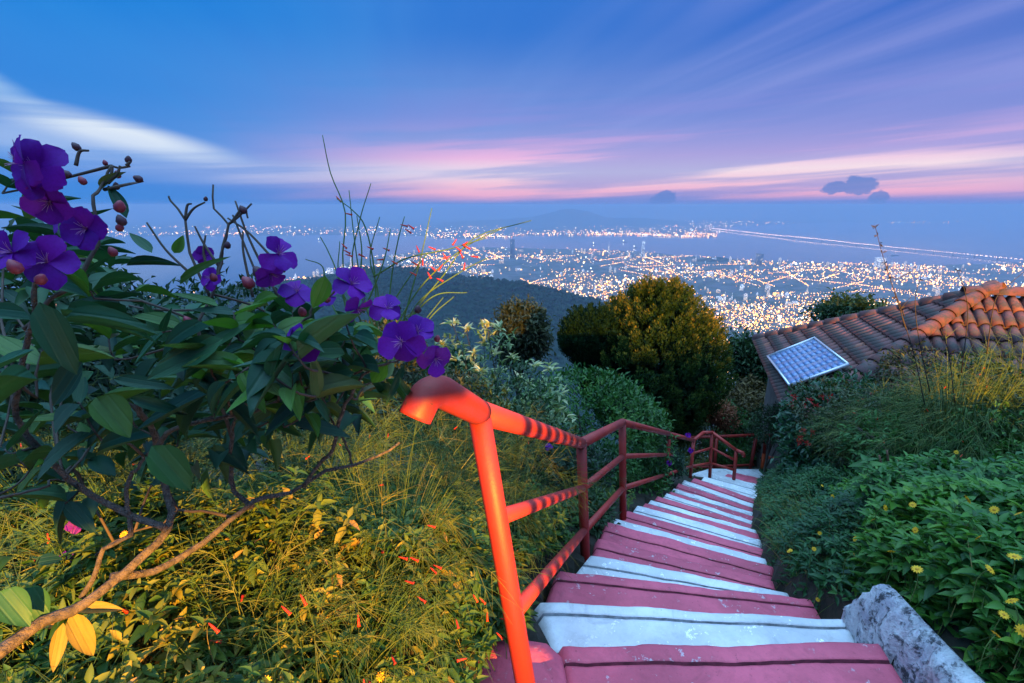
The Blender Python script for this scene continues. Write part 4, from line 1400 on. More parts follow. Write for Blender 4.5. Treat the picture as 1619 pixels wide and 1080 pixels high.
def blob_points(n, lobes, shell=0.75):
    """points in the outer shell of a union of ellipsoid lobes (centre, radii); also outward directions"""
    C = np.array([l[0] for l in lobes], float); Rd = np.array([l[1] for l in lobes], float)
    wgt = (Rd.prod(1)) ** (2 / 3); wgt /= wgt.sum()
    out = np.zeros((0, 3)); dirs = np.zeros((0, 3))
    while len(out) < n:
        k = rng.choice(len(C), n * 2, p=wgt)
        u = sph(n * 2)
        rr_ = rng.uniform(shell, 1.0, n * 2) ** 0.5
        p = C[k] + u * Rd[k] * rr_[:, None]
        # discard points deep inside another lobe
        deep = np.zeros(len(p), bool)
        for c, r_ in zip(C, Rd):
            deep |= (((p - c) / r_) ** 2).sum(1) < (shell * 0.72) ** 2
        p = p[~deep]; d = unit(u[~deep] / Rd[k[~deep]])
        out = np.vstack([out, p]); dirs = np.vstack([dirs, d])
    return out[:n], dirs[:n]


def clumped(P, Dn, per, spread):
    """turn shoot points into leaves round each shoot"""
    n = len(P)
    Q = np.repeat(P, per, 0) + rng.normal(size=(n * per, 3)) * spread
    E = np.repeat(Dn, per, 0)
    return Q, E


def trunk_of(parent, base, top, r0, r1, limbs, mat=bark, name='trunk'):
    acc = Acc()
    mid = (np.asarray(base) + np.asarray(top)) / 2 + rng.normal(size=3) * 0.05 * np.linalg.norm(np.asarray(top) - base) * [1, 1, 0]
    c = bend([base, mid, top], 10)
    acc.add(*tube(c, np.linspace(r0, r1, len(c)), 7))
    for tip in limbs:
        s = c[rng.integers(len(c) // 3, len(c) - 1)]
        m_ = (s + tip) / 2 + np.array([0, 0, 0.08 * np.linalg.norm(tip - s)])
        b_ = bend([s, m_, tip], 6)
        acc.add(*tube(b_, np.linspace(r1 * 0.9, r1 * 0.25, len(b_)), 5))
    return obj(name, acc.mesh(name, mat), parent)


def bush(name, label, cat, lobes, n_shoots, per, leaf, stops, base, rough=0.5, trans=0.25, tpl=LF2, spread=0.03, up=0.25, group=None, limbs=6, trunk_r=0.03, shell=0.7, spec=0.35, wr=0.42, trunk=True):
    t_ = thing(name, label, cat, base, group)
    P, Dn = blob_points(n_shoots, lobes, shell)
    tone = np.clip(fbm(P[:, 0] * 2.3 + P[:, 2], P[:, 1] * 2.3 + P[:, 2] * 1.7, 3) + rng.normal(size=len(P)) * 0.12, 0, 1)
    Q, E = clumped(P, Dn, per, spread)
    n = len(Q)
    Dl = unit(E * 0.7 + sph(n) * 0.9 + UP * up)
    acc = Acc()
    scatter(tpl, Q, Dl, UP[None] * 0.8 + E * 0.6 + sph(n) * 0.5, leaf * rng.uniform(0.7, 1.25, n), leaf * wr * rng.uniform(0.8, 1.2, n), np.clip(np.repeat(tone, per) + rng.normal(size=n) * 0.10, 0, 1), acc)
    obj('crown', acc.mesh('crown', leaf_mat(name + '_leaf', stops, rough, trans, spec=spec)), t_)
    if trunk:
        C = np.array([l[0] for l in lobes]); Rd = np.array([l[1] for l in lobes])
        top = C.mean(0)
        k = rng.choice(len(C), limbs)
        tips = [C[i] + unit(rng.normal(size=3) + [0, 0, 0.7]) * Rd[i] * 0.75 for i in k]
        trunk_of(t_, np.asarray(base, float), top, trunk_r, trunk_r * 0.55, tips)
    return t_


def G(x, y):
    return np.array([x, y, float(ground_z(x, y))])


GREEN = [(0.0, (0.014, 0.070, 0.018)), (0.4, (0.035, 0.13, 0.024)), (0.75, (0.075, 0.19, 0.03)), (1.0, (0.15, 0.25, 0.04))]
DKGREEN = [(0.0, (0.012, 0.036, 0.014)), (0.5, (0.028, 0.075, 0.026)), (1.0, (0.06, 0.12, 0.04))]
OLIVE = [(0.0, (0.020, 0.030, 0.012)), (0.5, (0.045, 0.060, 0.022)), (1.0, (0.09, 0.10, 0.04))]

# ---- round clipped bush behind the handrail
c1 = at_y(925, 672, 5.6)
lob = [((c1[0], c1[1], c1[2]), (0.95, 0.8, 0.72)), ((c1[0] + 0.5, c1[1] + 0.2, c1[2] - 0.35), (0.72, 0.7, 0.7)), ((c1[0] - 0.5, c1[1] - 0.1, c1[2] - 0.25), (0.62, 0.6, 0.7)),
       ((c1[0] + 0.15, c1[1] - 0.1, c1[2] - 0.75), (0.95, 0.75, 0.6))]
bush('round_bush', 'dense rounded bright green bush behind the red handrail', 'bush', lob, 2600, 5, 0.075, GREEN, G(c1[0], c1[1]), 0.45, 0.25, LF2, 0.035, 0.35, shell=0.78)

# ---- golden conifer: many upright plume sprays
cc = at_y(1030, 575, 10.6)


def conifer():
    t_ = thing('golden_conifer', 'broad egg-shaped golden green conifer with upright plumes', 'conifer', G(cc[0], cc[1]))
    top = at_y(1035, 456, 10.6)[2]; bot = at_y(1060, 690, 10.6)[2]
    H = top - bot
    prof_h = [0.0, 0.12, 0.28, 0.45, 0.6, 0.75, 0.88, 0.96, 1.0]; prof_r = [0.55, 1.05, 1.52, 1.72, 1.60, 1.28, 0.82, 0.46, 0.15]
    n = 900
    h = rng.random(n) ** 0.85; a = rng.uniform(0, 2 * math.pi, n)
    r_ = np.interp(h, prof_h, prof_r) * (0.88 + 0.26 * fbm(a * 2.2, h * 6, 3)) * rng.uniform(0.86, 1.02, n)
    ax_ = cc[0] + 0.12 * (h - 0.5)
    P = np.column_stack([ax_ + np.cos(a) * r_, cc[1] + np.sin(a) * r_, bot + h * H - 0.12])
    # one low side lobe on the left, greener
    nl = 380
    lc = at_y(938, 545, 10.4)
    u = sph(nl); P2 = lc + u * [0.72, 0.6, 0.62] * rng.uniform(0.75, 1.0, nl)[:, None]
    P = np.vstack([P, P2])
    out = np.vstack([np.column_stack([np.cos(a), np.sin(a), 0 * a]), u])
    hh = np.concatenate([h, np.full(nl, 0.1)])
    n = len(P)
    # each plume: an upright flattened tongue of scale sprays
    per = 64
    D0 = unit(out * 0.42 + UP * 1.0 + sph(n) * 0.12)
    L = rng.uniform(0.26, 0.46, n)
    s = np.tile(np.linspace(0.0, 1.0, per), n)
    Q = np.repeat(P, per, 0) + np.repeat(D0 * L[:, None], per, 0) * s[:, None]
    width = 0.082 * np.sin(np.pi * np.clip(s * 0.9 + 0.08, 0, 1)) ** 0.7
    off = sph(n * per)
    Q = Q + off * width[:, None]
    D = unit(np.repeat(D0, per, 0) * 1.1 + off * 0.8 + sph(n * per) * 0.25)
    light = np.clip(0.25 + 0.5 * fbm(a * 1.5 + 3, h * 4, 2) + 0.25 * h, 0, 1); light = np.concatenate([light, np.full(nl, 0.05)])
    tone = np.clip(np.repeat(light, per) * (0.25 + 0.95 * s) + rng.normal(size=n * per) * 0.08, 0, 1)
    acc = Acc()
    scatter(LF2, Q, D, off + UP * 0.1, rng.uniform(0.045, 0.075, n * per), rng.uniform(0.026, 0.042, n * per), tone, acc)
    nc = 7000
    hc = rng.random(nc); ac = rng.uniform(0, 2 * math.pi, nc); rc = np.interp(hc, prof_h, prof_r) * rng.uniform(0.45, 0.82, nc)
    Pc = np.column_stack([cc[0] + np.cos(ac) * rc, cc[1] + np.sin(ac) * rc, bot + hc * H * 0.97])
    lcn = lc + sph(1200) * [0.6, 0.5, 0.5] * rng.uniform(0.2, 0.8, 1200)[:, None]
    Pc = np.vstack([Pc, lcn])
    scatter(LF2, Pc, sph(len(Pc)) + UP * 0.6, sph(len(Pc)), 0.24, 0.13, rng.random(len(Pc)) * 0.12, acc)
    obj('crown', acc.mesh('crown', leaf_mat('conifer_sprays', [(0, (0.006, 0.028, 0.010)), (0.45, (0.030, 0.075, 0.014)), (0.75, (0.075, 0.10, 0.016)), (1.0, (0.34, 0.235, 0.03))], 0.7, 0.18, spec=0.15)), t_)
    trunk_of(t_, G(cc[0], cc[1]), np.array([cc[0], cc[1], bot + H * 0.8]), 0.14, 0.06, [P[i] * 0.8 + np.array([cc[0], cc[1], P[i][2]]) * 0.2 for i in range(0, 60, 4)])


conifer()


# ---- open trees: trunk, limbs, leaf clusters
def tree(name, label, base, crown_c, radii, n, stops, leaf, lobes=7, trunk_r=0.09, group=None, per=7, limbs=14, trans=0.2):
    t_ = thing(name, label, 'tree', base, group)
    lob = []
    for i in range(lobes):
        u = rng.normal(size=3); u = unit(u) * rng.uniform(0.25, 0.72)
        lob.append((crown_c + u * radii, np.asarray(radii) * rng.uniform(0.28, 0.48)))
    P, Dn = blob_points(n, lob, 0.35)
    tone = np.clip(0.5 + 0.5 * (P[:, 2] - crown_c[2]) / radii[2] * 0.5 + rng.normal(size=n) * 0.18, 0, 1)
    Q, E = clumped(P, Dn, per, leaf * 0.9)
    m_ = len(Q)
    acc = Acc()
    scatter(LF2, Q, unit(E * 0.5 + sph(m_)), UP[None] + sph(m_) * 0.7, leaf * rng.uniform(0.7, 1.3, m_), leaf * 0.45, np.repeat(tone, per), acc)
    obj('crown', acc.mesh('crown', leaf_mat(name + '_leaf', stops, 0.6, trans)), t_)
    trunk_of(t_, np.asarray(base, float), np.asarray(crown_c) + [0, 0, radii[2] * 0.3], trunk_r, trunk_r * 0.4, [l[0] for l in lob] + [P[i] for i in rng.integers(0, n, limbs)])
    return t_


def tree_at(name, label, px, py, Y, rpx, rpy, n, stops, leaf, ybase=None, **kw):
    c = at_y(px, py, Y); d = Y * CP + (CAM[2] - c[2]) * SP
    rad = np.array([rpx / F * d, rpx / F * d * 0.85, rpy / F * d])
    bz = float(ground_z(c[0], c[1]))
    bz = min(bz, c[2] - rad[2] * 1.5)
    return tree(name, label, (c[0], c[1], bz), c, rad, n, stops, leaf, **kw)


tree_at('broadleaf_tree', 'dark open crowned tree against the blue ridge behind the pale shrub', 832, 530, 15.0, 58, 52, 1500, OLIVE, 0.17, trunk_r=0.10, lobes=12)
tree_at('broadleaf_tree', 'dark tree between the golden conifer and the solar panel', 1196, 565, 14.0, 48, 62, 900, DKGREEN, 0.16, trunk_r=0.11, lobes=9)
tree_at('broadleaf_tree', 'brown green tree standing behind the landing railing', 1180, 655, 12.6, 62, 52, 1500, [(0, (0.03, 0.028, 0.012)), (0.6, (0.09, 0.07, 0.025)), (1, (0.17, 0.12, 0.04))], 0.13, lobes=10)
tree_at('broadleaf_tree', 'tree crown showing just above the far edge of the tiled roof', 1345, 492, 17.0, 55, 17, 420, DKGREEN, 0.20, lobes=8)
tree_at('broadleaf_tree', 'dark tree beneath the golden conifer behind the handrail', 1080, 668, 11.6, 55, 40, 900, DKGREEN, 0.12, lobes=8)
tree_at('rust_leaf_tree', 'small rust-pink leaved tree below the golden conifer', 1132, 660, 10.9, 28, 30, 700, [(0, (0.22, 0.075, 0.04)), (0.6, (0.42, 0.15, 0.08)), (1, (0.55, 0.26, 0.15))], 0.07, lobes=8, trunk_r=0.035)
tree_at('broadleaf_tree', 'dim tree on the slope behind the purple flowers and rail end', 700, 590, 12.0, 70, 36, 700, DKGREEN, 0.15, lobes=8)
tree_at('broadleaf_tree', 'blue green tree on the slope right of the brown tree', 1222, 610, 16.0, 34, 60, 700, DKGREEN, 0.18, lobes=8)

# ---- pale variegated shrub: rosettes of cream edged leaves on thin stems
def pale_shrub():
    base = G(*at_y(790, 640, 4.6)[:2])
    t_ = thing('variegated_shrub', 'loose shrub with pale cream and green leaf rosettes by the handrail', 'shrub', base)
    spots = [(770, 515), (716, 512), (737, 522), (790, 520), (765, 545), (748, 560), (722, 570), (810, 568), (790, 590), (760, 590), (740, 605), (783, 560), (700, 548), (845, 580), (870, 583), (820, 600),
             (800, 620), (770, 625), (735, 585), (855, 632), (875, 640), (830, 640), (850, 655), (880, 655), (815, 650), (860, 608), (705, 590), (690, 615), (720, 625), (745, 632), (790, 640), (836, 610),
             (885, 630), (870, 668), (845, 675), (895, 660)]
    acc = Acc(); st = Acc()
    for i, (px, py) in enumerate(spots):
        p = at_y(px, py, rng.uniform(4.2, 5.0) if py < 625 else rng.uniform(3.9, 4.3))
        k = 11
        a = rng.uniform(0, 6.28, k)
        el_ = rng.uniform(0.1, 1.2, k)
        D = np.column_stack([np.cos(a) * np.cos(el_), np.sin(a) * np.cos(el_), np.sin(el_)])
        scatter(LF3, p + rng.normal(size=(k, 3)) * 0.012, D, np.tile(UP, (k, 1)), rng.uniform(0.07, 0.12, k), rng.uniform(0.028, 0.042, k), np.clip(rng.random(k) * 0.6 + (0.4 if i < 18 else 0.1), 0, 1), acc)
        for q in range(3):
            pp = p + rng.normal(size=3) * 0.07 - UP * rng.uniform(0.05, 0.15)
            D = unit(sph(8) + UP * 0.4)
            scatter(LF3, np.tile(pp, (8, 1)) + rng.normal(size=(8, 3)) * 0.03, D, np.tile(UP, (8, 1)), rng.uniform(0.05, 0.09, 8), rng.uniform(0.02, 0.035, 8), rng.random(8) * 0.6, acc)
        stems(st, [base + rng.normal(size=3) * [0.15, 0.15, 0.02]], [p], np.array([0, 0, 0.1]), 0.010, 6, 5)
    obj('crown', acc.mesh('crown', leaf_mat('cream_leaf', [(0, (0.07, 0.15, 0.06)), (0.4, (0.24, 0.34, 0.16)), (0.7, (0.55, 0.54, 0.30)), (1, (0.75, 0.64, 0.34))], 0.5, 0.3)), t_)
    obj('stems', st.mesh('stems', twigm), t_)


pale_shrub()

# ---- small blue-green shrubs filling the bank between the rail and the round bush
def small_bush(name, label, px, py, Y, r, n, stops, leaf, cat='shrub', **kw):
    c = at_y(px, py, Y)
    lob = [(c + rng.normal(size=3) * r * 0.45 * [1, 1, 0.6], np.array([r, r, r * 0.8]) * rng.uniform(0.5, 0.8)) for i in range(5)]
    b_ = G(c[0], c[1]); b_[2] = min(b_[2], c[2] - r * 0.6)
    return bush(name, label, cat, lob, n, 5, leaf, stops, b_, tpl=LF2, spread=leaf * 0.5, shell=0.4, **kw)


BLUEG = [(0, (0.012, 0.035, 0.022)), (0.6, (0.03, 0.075, 0.04)), (1, (0.06, 0.12, 0.06))]
VIOLET_A = small_bush('leafy_shrub', 'blue green shrub with violet flowers just behind the second post', 885, 735, 3.6, 0.42, 520, BLUEG, 0.055)
small_bush('leafy_shrub', 'dark shrub filling the gap below the middle rail', 850, 805, 2.7, 0.30, 520, DKGREEN, 0.050)
small_bush('leafy_shrub', 'dark shrub at the stair edge between second and third posts', 912, 800, 3.2, 0.24, 420, DKGREEN, 0.050)
small_bush('leafy_shrub', 'dark green shrub below the round bush behind the third post', 985, 742, 4.9, 0.34, 600, GREEN, 0.055)
VIOLET_B = small_bush('leafy_shrub', 'dark shrub with violet flowers crowding the fourth post of the handrail', 1046, 722, 6.4, 0.30, 500, BLUEG, 0.055)
small_bush('leafy_shrub', 'fern green shrub beyond the landing railing', 1165, 704, 10.6, 0.75, 800, GREEN, 0.10)
small_bush('leafy_shrub', 'yellow green shrub at the far corner of the landing', 1088, 716, 10.2, 0.55, 600, [(0, (0.04, 0.08, 0.02)), (1, (0.18, 0.18, 0.04))], 0.08)
small_bush('leafy_shrub', 'grey green shrub beyond the railing end', 1222, 702, 10.6, 0.6, 600, OLIVE, 0.10)
small_bush('leafy_shrub', 'dark shrub on the bank under the pale leaf rosettes', 760, 690, 3.4, 0.55, 800, DKGREEN, 0.055)
small_bush('leafy_shrub', 'olive shrub behind the curled rail end', 690, 640, 3.8, 0.55, 700, OLIVE, 0.055)

for (lb, px, py, Y_, r_, n_, st_) in (('fern green shrub close behind the landing railing', 1155, 722, 9.55, 0.40, 420, GREEN), ('yellow green shrub under the landing railing', 1092, 734, 9.4, 0.34, 360, [(0, (0.05, 0.10, 0.02)), (1, (0.22, 0.22, 0.05))]),
                                ('dark low shrub at the stair edge by the fourth post', 1030, 770, 6.0, 0.24, 300, DKGREEN), ('dark low shrub at the stair edge by the fifth post', 1072, 752, 7.4, 0.28, 300, DKGREEN), ('dark shrub against the house wall under the panel', 1222, 668, 8.6, 0.5, 620, DKGREEN)):
    small_bush('leafy_shrub', lb, px, py, Y_, r_, n_, st_, 0.06)
for (lb, px, py, Y_, r_, n_, st_) in (('dark shrub behind the purple flowers at the picture edge', 20, 590, 2.1, 0.62, 900, DKGREEN), ('blue green shrub behind the velvety leaves', 190, 610, 2.5, 0.62, 900, BLUEG),
                                ('dark shrub below the bare twigs of the purple flowered bush', 340, 600, 2.9, 0.62, 900, DKGREEN), ('blue green shrub under the hanging purple flower', 470, 615, 3.3, 0.62, 900, BLUEG), ('olive shrub behind the coral stalks', 590, 600, 3.8, 0.66, 900, OLIVE),
                                ('dark shrub low behind the near forked branch', 130, 700, 1.9, 0.45, 700, BLUEG)):
    small_bush('leafy_shrub', lb, px, py, Y_, r_, n_, st_, 0.06)

# ---- bush with red flowers on the right, by the end of the steps
def ixora():
    px_c = at_y(1290, 690, 5.0)
    lob = [(at_y(1318, 668, 5.0), (0.52, 0.5, 0.42)), (at_y(1303, 715, 4.9), (0.45, 0.45, 0.42)), (at_y(1345, 700, 4.8), (0.5, 0.5, 0.42)), (at_y(1305, 755, 4.7), (0.42, 0.4, 0.3)), (at_y(1350, 640, 5.2), (0.4, 0.4, 0.3))]
    t_ = bush('red_flower_bush', 'dark glossy bush with red flower heads beside the lower steps', 'bush', lob, 1500, 5, 0.085, [(0, (0.008, 0.040, 0.022)), (0.6, (0.020, 0.095, 0.035)), (1, (0.05, 0.15, 0.04))], G(px_c[0], px_c[1]), 0.35, 0.22, LF3, 0.04, 0.1, shell=0.75, spec=0.5)
    fm = leaf_mat('red_petal', [(0, (0.55, 0.02, 0.03)), (1, (0.75, 0.07, 0.06))], 0.5, 0.2)
    for (px, py) in ((1260, 682), (1257, 693), (1275, 684), (1268, 702), (1253, 699), (1246, 628), (1262, 640), (1272, 634), (1283, 642), (1290, 628), (1300, 634), (1242, 640), (1305, 627), (1370, 624)):
        p = at_y(px + 8, py, 4.42 if py > 650 else 4.75)
        acc = Acc(); k = 16
        u = unit(sph(k) + np.array([0, -0.7, 0.6]))
        scatter(LF2, p + u * 0.008, u, sph(k), rng.uniform(0.028, 0.042, k), 0.016, rng.random(k), acc)
        obj('flower_head', acc.mesh('flower_head', fm), t_)


ixora()

# ================================================================== rush-like coral plants and ground cover
RUSH = [(0.0, (0.025, 0.065, 0.015)), (0.5, (0.065, 0.13, 0.025)), (0.85, (0.15, 0.17, 0.035)), (1.0, (0.28, 0.20, 0.07))]
RUSHM = leaf_mat('rush_stem', RUSH, 0.6, 0.0)
CORAL = leaf_mat('coral_flower', [(0, (0.62, 0.035, 0.015)), (1, (0.80, 0.10, 0.03))], 0.5, 0.15)
tubV, tubF = tube([(0, 0, 0), (0, 0.35, 0), (0, 0.85, 0), (0, 1.0, 0)], [0.22, 0.5, 0.6, 0.95], 6, True)
tub_me = mesh('coral_flower', tubV * [0.20, 1, 0.20], tubF, CORAL)


def rush(name, label, centre, n, h, spread, fl=6, lean=(0, 0), rad=0.0022, group=None, cat='plant', nodes=True):
    c = np.asarray(centre, float)
    t_ = thing(name, label, cat, c, group)
    acc = Acc()
    a = rng.uniform(0, 2 * math.pi, n); s = rng.random(n) ** 0.6
    roots = c + np.column_stack([np.cos(a) * 0.10, np.sin(a) * 0.10, 0 * a - 0.03]) * s[:, None]
    hh = h * rng.uniform(0.55, 1.1, n)
    tips = c + np.column_stack([np.cos(a) * spread * s + lean[0] + rng.normal(size=n) * 0.05, np.sin(a) * spread * s + lean[1] + rng.normal(size=n) * 0.05, hh * (1.05 - 0.75 * s ** 2)])
    sag = np.column_stack([np.cos(a) * spread * 0.10, np.sin(a) * spread * 0.10, hh * 0.45])
    tone = np.clip(rng.random(n) * 0.9, 0, 1)
    stems(acc, roots, tips, sag, rad * rng.uniform(0.7, 1.3, n), 6, 3, tone)
    mid = (roots + tips) / 2 + sag
    if nodes:          # whorls of thin side stems along the main stems
        for rep in range(3):
            t0 = rng.uniform(0.3, 0.95, n)[:, None]
            p = (1 - t0) ** 2 * roots + 2 * t0 * (1 - t0) * mid + t0 ** 2 * tips
            k = 3
            p3 = np.repeat(p, k, 0)
            d = unit(np.repeat(unit(tips - mid), k, 0) + sph(n * k) * 0.8)
            ln = h * rng.uniform(0.12, 0.30, n * k)
            stems(acc, p3, p3 + d * ln[:, None] - np.column_stack([0 * ln, 0 * ln, 0.25 * ln]), np.array([0, 0, 0.01]), rad * 0.55, 3, 3, np.repeat(tone, k))
    obj('stems', acc.mesh('stems', RUSHM), t_)
    for i in range(fl):
        j = rng.integers(0, n); tt = rng.uniform(0.6, 1.0)
        p = (1 - tt) ** 2 * roots[j] + 2 * tt * (1 - tt) * mid[j] + tt ** 2 * tips[j]
        obj('flower', tub_me, t_, frame(p, sph(1)[0] - UP * 0.9, UP, 0.024, 0.024, 0.024))
    return t_


LEAFY = [(0.0, (0.018, 0.065, 0.018)), (0.35, (0.055, 0.14, 0.022)), (0.7, (0.16, 0.20, 0.025)), (0.9, (0.34, 0.27, 0.03)), (1.0, (0.38, 0.22, 0.06))]
LEAFYM = leaf_mat('small_leaf', LEAFY, 0.5, 0.28)
LEAFYO = leaf_mat('small_leaf_single', LEAFY, 0.5, 0.28, per_object=True)
YEL = leaf_mat('yellow_petal', [(0, (0.75, 0.38, 0.01)), (1, (0.85, 0.50, 0.02))], 0.6, 0.2)
YDISC = simple('flower_disc', (0.55, 0.26, 0.01), 0.8, 0.3, 200.0)
leaf_one = mesh('leaf', *LF3, LEAFYO)


def daisy_meshes():
    acc = Acc(); k = 12
    a = np.arange(k) * 2 * math.pi / k
    scatter(leaf_tpl(2, 0.12, 0.12, wide=0.7, tip=0.12), np.column_stack([np.cos(a) * 0.12, np.sin(a) * 0.12, 0 * a]), np.column_stack([np.cos(a), np.sin(a), 0.12 + 0 * a]), np.tile(UP, (k, 1)), 0.40, 0.21, rng.random(k), acc)
    petals = acc.mesh('petals', YEL)
    V = [(0, 0, 0.09)]; n = 10
    for r_, z in ((0.10, 0.075), (0.16, 0.03), (0.15, -0.04)):
        V += [(r_ * math.cos(2 * math.pi * j / n), r_ * math.sin(2 * math.pi * j / n), z) for j in range(n)]
    Fc = [(0, 1 + j, 1 + (j + 1) % n) for j in range(n)] + [(1 + i * n + j, 1 + (i + 1) * n + j, 1 + (i + 1) * n + (j + 1) % n, 1 + i * n + (j + 1) % n) for i in range(2) for j in range(n)]
    return petals, fixn(mesh('flower', V, Fc, YDISC))


PETALS, DISC = daisy_meshes()


def daisy(parent, p, up, size):
    w = frame(p, np.cross(up, [1.0, 0.3, 0.1]), up, size, size, size)
    f = obj('flower', DISC, parent, w)
    obj('petals', PETALS, f, w)
    acc = Acc(); b_ = np.asarray(p) - unit(up) * size * 0.05
    acc.add(*tube(bend([b_, b_ - unit(up) * 0.03 - UP * 0.02, b_ - UP * 0.11 - unit(up) * 0.02], 5), 0.0016, 4, False))
    obj('flower_stalk', acc.mesh('flower_stalk', RUSHM), f)


def leafy_patch(name, label, cat, pts, per_stem, leaf, n_obj, stops_mat, single_me, tilt=0.55, wr=0.40, flowers=(), group=None, base=None, fsize=0.03, spread=0.03):
    """shoots with opposite leaf pairs; the leaves nearest the camera are objects of their own"""
    pts = np.asarray(pts, float)
    base = pts.mean(0) if base is None else base
    t_ = thing(name, label, cat, base, group)
    n = len(pts)
    up = unit(UP + sph(n) * 0.45)
    side = unit(np.cross(up, sph(n)))
    P = []; D = []; Nn = []; L = []
    for k in range(per_stem):
        a = k * 1.57 + rng.uniform(0, 0.5, n)
        s2 = np.cross(up, side)
        d = side * np.cos(a)[:, None] + s2 * np.sin(a)[:, None]
        for sg in (1, -1):
            P.append(pts + up * (leaf * (0.5 - 0.32 * k)) + rng.normal(size=(n, 3)) * leaf * 0.05)
            D.append(unit(d * sg + up * (tilt - 0.22 * k) + sph(n) * 0.15)); Nn.append(up)
            L.append(leaf * rng.uniform(0.65, 1.15, n) * (0.72 + 0.2 * min(k, 2)))
    P = np.concatenate(P); D = np.concatenate(D); Nn = np.concatenate(Nn); L = np.concatenate(L)
    d2 = ((P - CAM) ** 2).sum(1)
    inv = np.array([(-20 < a_ < 1640) and (0 < b_ < 1100) for a_, b_ in (pix(p) for p in P)]) if n_obj else np.zeros(len(P), bool)
    score = L ** 2 / d2 * np.where(inv, 1, 0)
    order = np.argsort(-score)
    own = order[:n_obj]; rest = order[n_obj:]
    tone = np.clip(np.tile(fbm(pts[:, 0] * 3, pts[:, 1] * 3, 3), 2 * per_stem) + rng.normal(size=len(P)) * 0.16, 0, 1)
    acc = Acc()
    scatter(LF3, P[rest], D[rest], Nn[rest], L[rest], L[rest] * wr, tone[rest], acc)
    o = obj('foliage', acc.mesh('foliage', stops_mat), t_); o['kind'] = 'stuff'
    for i in own:
        obj('leaf', single_me, t_, frame(P[i], D[i], Nn[i], L[i] * wr, L[i], L[i]))
    st = Acc()
    stems(st, pts - UP * leaf * 0.2 - up * 0.10 + rng.normal(size=(n, 3)) * 0.02, pts + up * leaf * 0.5, np.array([0, 0, 0.0]), 0.0018, 2, 3)
    o = obj('stems', st.mesh('stems', RUSHM), t_); o['kind'] = 'stuff'
    for (p, u_) in flowers:
        daisy(t_, p, u_, fsize * rng.uniform(0.85, 1.2))
    return t_

def on_bank(px, py, h):
    """first point along the sight line that comes within h of the ground"""
    r = ray(px, py)
    for k in np.arange(0.5, 9.0, 0.02):
        p = CAM + r * k
        if p[2] < float(ground_z(p[0], p[1])) + h:
            return p
    return CAM + r * 9.0


# ---- right bank: daisies in front, darker cover along the steps, coral plants behind
def bank_points(n, xr, yr, hmin, hmax, keep, lump=2.2):
    out = np.zeros((0, 3))
    while len(out) < n:
        x = rng.uniform(*xr, n); y = rng.uniform(*yr, n)
        z = ground_z(x, y) + hmin + (hmax - hmin) * np.clip(fbm(x * lump, y * lump, 3) * 1.6 - 0.3, 0, 1) + rng.normal(size=n) * 0.03
        p = np.column_stack([x, y, z])
        ok = keep(p)
        out = np.vstack([out, p[ok]])
    return out[:n]


def clear_of_steps(p, m=0.06):
    return (p[:, 0] > np.interp(p[:, 1], *XR) + m) | (p[:, 0] < np.interp(p[:, 1], *XL) - m)


DAISY = [(0.0, (0.018, 0.085, 0.022)), (0.4, (0.045, 0.16, 0.026)), (0.75, (0.09, 0.24, 0.03)), (1.0, (0.16, 0.30, 0.04))]
DM = leaf_mat('daisy_leaf', DAISY, 0.45, 0.28); DMO = leaf_mat('daisy_leaf_single', DAISY, 0.45, 0.28, per_object=True)
daisy_one = mesh('leaf', *LF3, DMO)


WL = np.array([g(1345, 968, -0.12), g(1388, 985, -0.02), g(1430, 1030, 0.03), g(1484, 1085, 0.06), g(1560, 1160, 0.08)])[::-1]


def wall_clear(p):
    # keep the kerb wall free: plants stand to its right
    edge = np.where(p[:, 1] > WL[-1][1], np.interp(p[:, 1], *XR) + 0.10, np.interp(p[:, 1], WL[:, 1], WL[:, 0]) + 0.06)
    return p[:, 0] > edge


fl = []
for (px, py) in ((1400, 803), (1443, 798), (1447, 838), (1409, 872), (1572, 806), (1610, 812), (1565, 900), (1587, 972), (1600, 950), (1575, 1003), (1617, 997), (1512, 715), (1547, 850), (1380, 822), (1450, 900), (1530, 790), (1604, 880), (1440, 730)):
    p = on_bank(px, py, 0.36)
    fl.append((p, unit(np.array([rng.normal() * 0.8 - 0.2, rng.normal() * 0.6 - 0.1, 0.7]))))
pts = bank_points(4200, (1.2, 4.4), (0.75, 3.3), 0.06, 0.40, lambda p: wall_clear(p) & (p[:, 0] > np.interp(p[:, 1], *XR) + 0.10 + 0.40 * np.clip(p[:, 1] - 1.6, 0, 1)) & (p[:, 0] < 0.6 + 1.35 * p[:, 1] + 0.8))
pts = np.vstack([pts, bank_points(700, (1.2, 2.3), (0.75, 1.75), 0.10, 0.24, lambda p: wall_clear(p) & (p[:, 0] < np.interp(p[:, 1], WL[:, 1], WL[:, 0]) + 0.45))])
pts = np.vstack([pts, bank_points(650, (1.15, 2.2), (0.75, 1.8), -0.05, 0.09, lambda p: wall_clear(p) & (p[:, 0] < np.interp(p[:, 1], WL[:, 1], WL[:, 0]) + 0.40))])
leafy_patch('creeping_daisy', 'bright green creeping daisies with yellow flowers spilling over the kerb wall', 'daisy plant', pts, 3, 0.062, 260, DM, daisy_one, 0.5, 0.46, fl, base=G(2.3, 1.8), fsize=0.027)
fl = []
for (px, py) in ((1296, 843), (1300, 768), (1265, 813), (1287, 868), (1352, 852), (1350, 876), (1247, 872), (1293, 948), (1316, 785), (1250, 870), (1340, 705), (1395, 690), (1383, 720)):
    fl.append((on_bank(px, py, 0.26), unit(np.array([rng.normal() * 0.8 - 0.2, rng.normal() * 0.6 - 0.1, 0.7]))))
